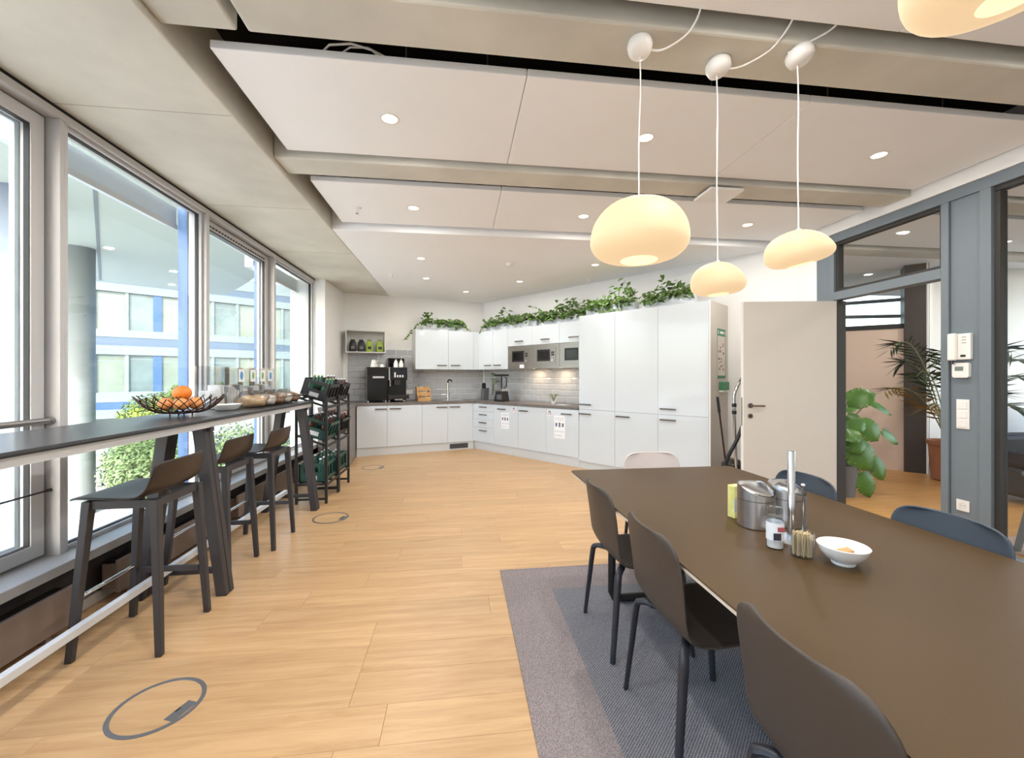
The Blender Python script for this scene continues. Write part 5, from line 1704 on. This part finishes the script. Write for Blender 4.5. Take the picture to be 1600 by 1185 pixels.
for k, (m, lab) in enumerate(SB):
    snack_bag(lab, -1.745, 3.80 + k * 0.19, 1.12, m, R(8 - 5 * k))

# ------------------------------------------------------------------ on the dining table
TZ = 0.7412
def bin_(label, x, y, rz):
    o = thing('table_bin', label, 'bin', (x, y, TZ), rz, group='steel table bins')
    r = 0.072
    B().lathe([(0.0, 0.0), (r - 0.004, 0.0), (r, 0.004), (r, 0.116), (0.0, 0.116)], 36).obj('body', 'brushed_steel', o, smooth=40)
    B().lathe([(r - 0.002, 0.116), (r - 0.002, 0.1185)], 36, cap=False).obj('seam', 'gap_black', o)
    n = 36
    vs, fs = [], []
    for lvl in range(2):
        for k in range(n):
            t = 2 * PI * k / n
            x_, y_ = r * math.cos(t), r * math.sin(t)
            z = 0.1185 if lvl == 0 else 0.178 - 0.030 * max(0.0, x_ / r + 0.35)
            vs.append((x_, y_, z))
    for k in range(n):
        fs.append((k, (k + 1) % n, n + (k + 1) % n, n + k))
    B().add(vs, fs).obj('collar', 'brushed_steel', o, smooth=40)
    vs, fs = [], []
    for k in range(n):
        t = 2 * PI * k / n
        x_, y_ = (r - 0.002) * math.cos(t), (r - 0.002) * math.sin(t)
        vs.append((x_, y_, 0.176 - 0.030 * max(0.0, x_ / r + 0.35)))
    vs.append((-0.025, 0, 0.181))
    B().add(vs, [(k, (k + 1) % n, n) for k in range(n)]).obj('lid', 'chrome', o, smooth=25)
    B().tube([(r * 0.96 * math.cos(t), r * 0.96 * math.sin(t), 0.180 - 0.030 * max(0.0, math.cos(t) * 0.96 + 0.35)) for t in [R(-55 + 10 * k) for k in range(12)]], 0.002, 5).obj('lid_gap', 'gap_black', o)
bin_('brushed steel table bin beside the yellow pack', 1.262, 1.655, R(-75))
bin_('brushed steel table bin behind the steel rod', 1.412, 1.660, R(-60))
o = thing('yellow_pack', 'upright pale yellow packet behind the steel bins', 'packet', (1.252, 1.77, TZ), R(12))
B().box(-0.03, 0.03, -0.02, 0.02, 0, 0.145).obj('carton', 'yellow_pack', o, bevel=0.002)
B().box(-0.031, 0.02, -0.0205, -0.0195, 0.03, 0.09).obj('print', 'paper_mark_light', o)
o = thing('salt_bottle', 'clear salt bottle with printed label in front of the bins', 'bottle', (1.172, 1.435, TZ), R(-15))
B().lathe([(0.0, 0.0), (0.026, 0.0), (0.029, 0.006), (0.029, 0.10), (0.022, 0.115), (0.022, 0.12), (0.0, 0.12)], 24).obj('glass', 'clear_jar', o, smooth=50)
B().lathe([(0.0, 0.004), (0.026, 0.004), (0.026, 0.055), (0.0, 0.055)], 20).obj('salt', 'white_plastic', o, smooth=40)
B().lathe([(0.024, 0.118), (0.026, 0.12), (0.026, 0.147), (0.022, 0.15), (0.0, 0.15)], 20).obj('cap', 'clear_jar', o, smooth=40)
lb = B().lathe([(0.0295, 0.032), (0.0295, 0.098)], 24, cap=False).obj('label', 'paper', o, smooth=60)
B().box(-0.018, 0.008, -0.0302, -0.029, 0.036, 0.062).obj('print', 'label_dark', lb)
B().box(-0.004, 0.020, -0.0302, -0.026, 0.068, 0.084).obj('print', 'red_mark', lb)
o = thing('towel_holder', 'tall steel paper-towel rod on a round base', 'towel holder', (1.283, 1.485, TZ))
B().lathe([(0.0, 0.0), (0.074, 0.0), (0.074, 0.008), (0.068, 0.010), (0.0, 0.010)], 36).obj('base', 'brushed_steel', o, smooth=40)
B().lathe([(0.0, 0.01), (0.0135, 0.01), (0.0135, 0.348), (0.012, 0.351), (0.0, 0.351)], 20).obj('rod', 'chrome', o, smooth=40)
B().cyl((0.068, 0.02, 0.009), (0.068, 0.02, 0.205), 0.0030, n=8).obj('tear_bar', 'chrome', o, smooth=40)
B().lathe([(0.0, -0.006), (0.007, -0.003), (0.007, 0.003), (0.0, 0.006)], 12, (0.068, 0.02, 0.21)).obj('knob', 'white_plastic', o, smooth=60)
o = thing('toothpick_jar', 'clear jar full of wooden toothpicks', 'jar', (1.213, 1.353, TZ))
B().lathe([(0.0, 0.0), (0.035, 0.0), (0.036, 0.003), (0.036, 0.088), (0.033, 0.088), (0.033, 0.005), (0.0, 0.004)], 28).obj('glass', 'clear_jar', o, smooth=50)
b = B()
rgn = random.Random(17)
for k in range(90):
    a, r = rgn.uniform(0, 2 * PI), 0.030 * math.sqrt(rgn.random())
    a2 = a + rgn.uniform(-.3, .3)
    b.cyl((r * math.cos(a), r * math.sin(a), 0.006), (r * math.cos(a2) * 1.0, r * math.sin(a2) * 1.0, 0.074 + rgn.uniform(0, .012)), 0.0021, n=5)
b.obj('toothpicks', 'toothpick', o)['kind'] = 'stuff'
o = thing('white_bowl', 'white footed china bowl on the dining table', 'bowl', (1.302, 1.282, TZ))
B().lathe([(r_ * 0.84, z_ * 0.90) for r_, z_ in [(0.0, 0.0), (0.040, 0.0), (0.042, 0.006), (0.040, 0.010), (0.062, 0.024), (0.082, 0.048), (0.090, 0.070), (0.0875, 0.0715), (0.078, 0.050), (0.055, 0.024), (0.0, 0.014)]], 44).obj('china', 'ceramic', o, smooth=50)
for k, (dx, dy, z, rz, lab) in enumerate(((-0.012, 0.0, 0.020, 0.4, 'wrapped chocolate square lying flat in the white bowl'), (0.014, 0.008, 0.032, -0.3, 'gold-brown chocolate square leaning on the other in the bowl'))):
    o = thing('chocolate', lab, 'chocolate', (1.302 + dx, 1.282 + dy, TZ + z), rz)
    o.rotation_euler = (0.0, R(-16) * k, rz)
    B().box(-0.022, 0.022, -0.016, 0.016, 0, 0.011).obj('bar', 'chocolate' if k == 0 else 'bamboo', o, bevel=0.002)
    B().box(-0.024, -0.022, -0.014, 0.014, 0.003, 0.007).box(0.022, 0.024, -0.014, 0.014, 0.003, 0.007).obj('wrapper_end', 'chocolate', o)

# ------------------------------------------------------------------ vacuum cleaner and broom behind the door
o = thing('vacuum_cleaner', 'blue and grey vacuum cleaner with chrome tube behind the door', 'vacuum cleaner', (3.13, 4.48, 0))
B().lathe([(0.0, 0.05), (0.13, 0.05), (0.15, 0.08), (0.15, 0.24), (0.12, 0.28), (0.0, 0.29)], 24).obj('tank', 'vac_blue', o, smooth=40)
B().lathe([(0.0, 0.28), (0.13, 0.28), (0.12, 0.38), (0.06, 0.43), (0.0, 0.43)], 24).obj('motor_head', 'black_plastic', o, smooth=40)
for k in range(4):
    a = PI / 4 + k * PI / 2
    B().cyl((0.11 * math.cos(a) - 0.01, 0.11 * math.sin(a), 0.025), (0.11 * math.cos(a) + 0.01, 0.11 * math.sin(a), 0.025), 0.025, n=12).obj('wheel', 'black_plastic', o, smooth=40)
B().tube(curve([(-0.02, -0.10, 0.06), (-0.045, -0.105, 0.6), (-0.065, -0.11, 1.08), (-0.055, -0.11, 1.20), (-0.005, -0.11, 1.30), (0.03, -0.11, 1.34)]), 0.017, 12).obj('tube', 'chrome', o, smooth=60)
B().tube([(0.015, -0.11, 1.32), (0.07, -0.11, 1.42)], 0.022, 10).obj('grip', 'black_plastic', o, smooth=40)
for z in (0.98, 1.06):
    B().cyl((-0.062, -0.11, z - 0.02), (-0.063, -0.11, z + 0.02), 0.024, n=12).obj('clamp', 'black_plastic', o, smooth=40)
B().tube(curve([(0.09, -0.12, 1.30), (0.05, -0.16, 1.0), (-0.06, -0.18, 0.72), (-0.15, -0.14, 0.50), (-0.17, -0.08, 0.32), (-0.16, -0.02, 0.22), (-0.10, 0.0, 0.20)]), 0.021, 10).obj('hose', 'black_plastic', o, smooth=60)
B().box(-0.09, 0.05, -0.16, -0.06, 0.0, 0.06).obj('floor_nozzle', 'black_plastic', o, bevel=0.01)
o = thing('broom', 'black broom leaning on the cupboard end', 'broom', (3.10, 4.66, 0))
B().tube([(0.06, -0.05, 0.12), (-0.012, 0.012, 0.95)], 0.010, 8).obj('handle', 'wire_brown', o, smooth=40)
B().tube([(-0.012, 0.012, 0.95), (-0.028, 0.026, 1.14)], 0.016, 8).obj('grip', 'black_plastic', o, smooth=40)
B().leg((0.07, -0.058, 0.13), (0.08, -0.07, 0.0), 0.10, 0.14, 0.04, 0.05).obj('brush', 'black_plastic', o)

# ------------------------------------------------------------------ fittings on the partition post
def onpost(name, label, cat, y, z):
    return thing(name, label, cat, (3.9545, y, z), R(-90))
o = onpost('intercom', 'white intercom handset on the grey post', 'intercom', 2.915, 1.515)
B().box(0.0, 0.135, -0.030, 0, 0.0, 0.205).obj('base', 'white_plastic', o, bevel=0.006)
B().box(0.0, 0.055, -0.062, -0.030, -0.005, 0.21).obj('handset', 'white_plastic', o, bevel=0.010)
for q in range(3):
    B().box(0.080, 0.108, -0.0315, -0.030, 0.13 + q * 0.022, 0.134 + q * 0.022).obj('speaker_slot', 'grey_plastic', o)
B().box(0.072, 0.105, -0.033, -0.030, 0.022, 0.038).obj('button', 'black_plastic', o)
B().tube([(0.03, -0.04, -0.004), (0.02, -0.03, -0.03), (0.05, -0.02, -0.04), (0.08, -0.02, -0.02)], 0.004, 6).obj('cord', 'black_plastic', o, smooth=60)
o = onpost('thermostat', 'white thermostat with grey display under the intercom', 'thermostat', 2.905, 1.372)
B().prism(rrect(0, 0.112, 0, 0.118, 0.018), 0, 0.028).xform(Matrix(((1, 0, 0, 0), (0, 0, -1, 0), (0, 1, 0, 0), (0, 0, 0, 1)))).obj('case', 'white_plastic', o, bevel=0.003)
B().box(0.022, 0.078, -0.030, -0.028, 0.055, 0.088).obj('display', 'lcd_grey', o)
B().cyl((0.056, -0.028, 0.026), (0.056, -0.032, 0.026), 0.012, n=16).obj('dial', 'white_plastic', o, smooth=40)
o = onpost('light_switch', 'triple white light switch on the grey post', 'light switch', 2.888, 0.968)
B().box(0, 0.086, -0.009, 0, 0, 0.232).obj('frame', 'white_plastic', o, bevel=0.002)
for q in range(3):
    B().box(0.014, 0.072, -0.014, -0.009, 0.014 + q * 0.072, 0.072 + q * 0.072).obj('rocker', 'white_plastic', o, bevel=0.002)
o = onpost('power_socket', 'white power socket low on the grey post', 'socket', 2.888, 0.318)
B().box(0, 0.086, -0.009, 0, 0, 0.086).obj('frame', 'white_plastic', o, bevel=0.002)
B().lathe([(0.021, 0.0), (0.0235, 0.0), (0.0235, 0.002), (0.021, 0.002)], 20, cap=False).xform(Matrix.Translation((0.043, -0.009, 0.043)) @ Matrix.Rotation(R(90), 4, 'X')).obj('ring', 'carcass_white', o)
for q in (-1, 1):
    B().cyl((0.043 + q * 0.009, -0.009, 0.043), (0.043 + q * 0.009, -0.0095, 0.043), 0.003, n=8).obj('hole', 'gap_black', o)

# ------------------------------------------------------------------ hallway plants and furniture
o = thing('monstera', 'big-leaved monstera plant in the doorway', 'plant', (4.43, 4.38, 0))
B().lathe([(0.0, 0.0), (0.12, 0.0), (0.155, 0.34), (0.16, 0.36), (0.145, 0.36), (0.14, 0.33), (0.0, 0.33)], 28).obj('pot', 'pot_grey', o, smooth=40)
B().lathe([(0.0, 0.335), (0.14, 0.335)], 20).obj('soil', 'soil', o)
def monstera_leaf(parent, p, d, nrm, L, W, seed):
    """broad heart leaf with slits along both sides"""
    rg2 = random.Random(seed)
    d = Vector(d).normalized()
    nn = Vector(nrm).normalized()
    sd = d.cross(nn).normalized()
    nn = sd.cross(d)
    p = Vector(p)
    b = B()
    def pt(t, s):
        hw = W * (math.sin(PI * min(1, (t + 0.12) / 1.12)) ** 0.65)
        h = -0.16 * L * t * t - 0.10 * abs(s) ** 2 * W
        return p + d * (t * L - 0.10 * L * abs(s) * (1 if t < .3 else 0)) + sd * s * hw * 0.5 + nn * h
    n = 9
    for sgn in (-1, 1):
        for k in range(n):
            t0, t1 = k / n, (k + 1) / n
            slit = 0.0 if (k % 2 == 0 or k < 2 or k > 7) else 0.35
            c0, c1 = pt(t0, 0), pt(t1, 0)
            m0, m1 = pt(t0, sgn * .55), pt(t1, sgn * .55)
            b.add([c0, c1, m1, m0], [(0, 1, 2, 3)])
            o0, o1 = pt(t0, sgn), pt(t1, sgn)
            if slit:
                o0 = m0.lerp(o0, 0.97)
                o1 = m1.lerp(o1, 0.97)
                e0, e1 = o0.lerp(o1, 0.28), o1.lerp(o0, 0.12)
                b.add([m0, m1, e1, e0], [(0, 1, 2, 3)])
            else:
                b.add([m0, m1, o1, o0], [(0, 1, 2, 3)])
    return b.obj('leaf', 'leaf_monstera', parent, smooth=60)
ML = [((0.02, -0.05, 1.10), (0.5, -0.6, 0.35), (-.4, -.8, .5), .26, .26), ((-0.02, -0.08, 0.93), (0.35, -0.5, -0.6), (-.3, -.9, .3), .24, .24),
      ((0.16, -0.10, 0.86), (0.5, -0.4, -0.75), (-.3, -.9, .3), .26, .26), ((0.0, -0.1, 0.70), (0.2, -0.5, -0.7), (-.3, -.9, .3), .22, .22),
      ((0.02, -0.12, 0.62), (0.45, -0.4, -0.85), (-.3, -.9, .3), .34, .34), ((0.28, -0.12, 0.44), (0.25, -0.4, -0.9), (-.2, -.9, .3), .25, .20),
      ((0.13, -0.12, 0.28), (0.2, -0.3, -0.9), (-.3, -.9, .2), .28, .22), ((0.44, -0.10, 0.75), (0.85, -0.2, -0.6), (-.2, -.8, .6), .24, .14),
      ((0.30, -0.05, 1.10), (0.85, -0.3, -0.45), (-.2, -.7, .7), .30, .12), ((-0.10, -0.04, 1.02), (-0.2, -0.8, 0.1), (-.3, -.7, .6), .24, .24),
      ((-0.06, -0.1, 0.80), (-0.1, -0.8, -0.5), (-.3, -.8, .5), .22, .22)]
for k, (p, d, nr, L, W) in enumerate(ML):
    lf = monstera_leaf(o, p, d, nr, L, W, k)
    B().tube([(0, 0, 0.33), (p[0] * 0.35, p[1] * 0.5, (p[2] + 0.5) * 0.55), p], [0.008, 0.007, 0.005], 6).obj('stalk', 'stem_green', lf, smooth=60)

o = thing('potted_palm', 'dark potted palm in a terracotta pot in the hallway', 'plant', (6.47, 4.80, 0))
B().lathe([(0.0, 0.0), (0.15, 0.0), (0.19, 0.02), (0.215, 0.46), (0.235, 0.48), (0.235, 0.53), (0.205, 0.53), (0.20, 0.49), (0.0, 0.49)], 28).obj('pot', 'terracotta', o, smooth=40)
B().lathe([(0.0, 0.50), (0.20, 0.50)], 20).obj('soil', 'soil', o)
rgn = random.Random(77)
FR = [(200, 0.95, 1.45, 0), (185, 1.05, 1.25, 1), (215, 0.85, 1.70, 0), (170, 0.70, 1.85, 0), (235, 0.75, 1.55, 0), (265, 0.6, 1.75, 0), (300, 0.6, 1.6, 0), (330, 0.7, 1.4, 0),
      (150, 0.5, 1.6, 0), (205, 0.9, 1.05, 1), (250, 0.65, 1.2, 0), (285, 0.55, 1.05, 0), (20, 0.5, 1.7, 0)]
for a_, reach, top, dry in FR:
    a = R(a_)
    dh = Vector((math.cos(a), math.sin(a), 0))
    pts = []
    for q in range(13):
        t = q / 12
        pts.append(dh * (0.06 + reach * t ** 1.15) + Vector((0, 0, 0.50 + (top - 0.50) * math.sin(t * 1.95) / math.sin(1.57) if True else 0)))
    fr = B().tube(pts, [0.009 - 0.006 * q / 12 for q in range(13)], 5).obj('frond', 'stem_green', o, smooth=60)
    b = B()
    sd = Vector((-dh.y, dh.x, 0))
    for q in range(4, 13):
        for sub_ in (0, 0.5):
            if q == 12 and sub_:
                continue
            p = pts[q].lerp(pts[min(12, q + 1)], sub_)
            tg = (pts[min(12, q + 1)] - pts[q - 1]).normalized()
            L = 0.36 * (1 - 0.55 * abs((q - 8) / 6))
            for sgn in (-1, 1):
                dd = (sd * sgn * 0.8 + tg * 0.75 + Vector((0, 0, -0.25 + rgn.uniform(-.15, .15)))).normalized()
                e = p + dd * L + Vector((0, 0, -0.06 * L))
                wv = tg * 0.019
                mid = p.lerp(e, .45)
                b.add([p, mid + wv, e, mid - wv], [(0, 1, 2, 3)])
    b.obj('leaflets', 'leaf_palm_dry' if dry else 'leaf_palm', fr)['kind'] = 'stuff'
o = thing('sofa', 'black low sofa behind the big glass pane', 'sofa', (5.95, 3.45, 0))
B().box(0, 1.7, 0, 0.75, 0.08, 0.40).obj('base', 'sofa_black', o, bevel=0.04)
B().box(0, 1.7, 0.55, 0.80, 0.40, 0.72).obj('backrest', 'sofa_black', o, bevel=0.05)
for x in (0.0, 1.52):
    B().box(x, x + 0.18, 0.0, 0.75, 0.40, 0.56).obj('armrest', 'sofa_black', o, bevel=0.04)
for x in (0.1, 1.6):
    for y in (0.1, 0.65):
        B().cyl((x, y, 0), (x, y, 0.08), 0.02, n=10).obj('foot', 'black_plastic', o)
o = thing('sideboard', 'pale white sideboard at the far window behind the glass pane', 'sideboard', (7.9, 4.35, 0))
B().box(0, 0.9, 0, 0.5, 0.06, 1.05).obj('body', 'pale_box', o, bevel=0.005)
for x in (0.01, 0.455):
    B().box(x, x + 0.435, -0.018, 0, 0.07, 1.04).obj('door', 'pale_box', o, bevel=0.002)
B().box(0.03, 0.87, 0.03, 0.47, 0, 0.06).obj('plinth', 'grey_plastic', o)
o = thing('trestle_stool', 'grey trestle-legged stool behind the big glass pane', 'stool', (4.55, 2.62, 0.0))
for sx in (-1, 1):
    for sy in (-1, 1):
        B().leg((sx * 0.10, sy * 0.10, 0.60), (sx * 0.20, sy * 0.16, 0.0), 0.035, 0.03).obj('leg', 'partition_grey', o)
B().box(-0.16, 0.16, -0.16, 0.16, 0.60, 0.635).obj('seat', 'partition_grey', o, bevel=0.01)
for sy in (-1, 1):
    B().box(-0.17, 0.17, sy * 0.14 - 0.012, sy * 0.14 + 0.012, 0.18, 0.205).obj('cross_bar', 'partition_grey', o)
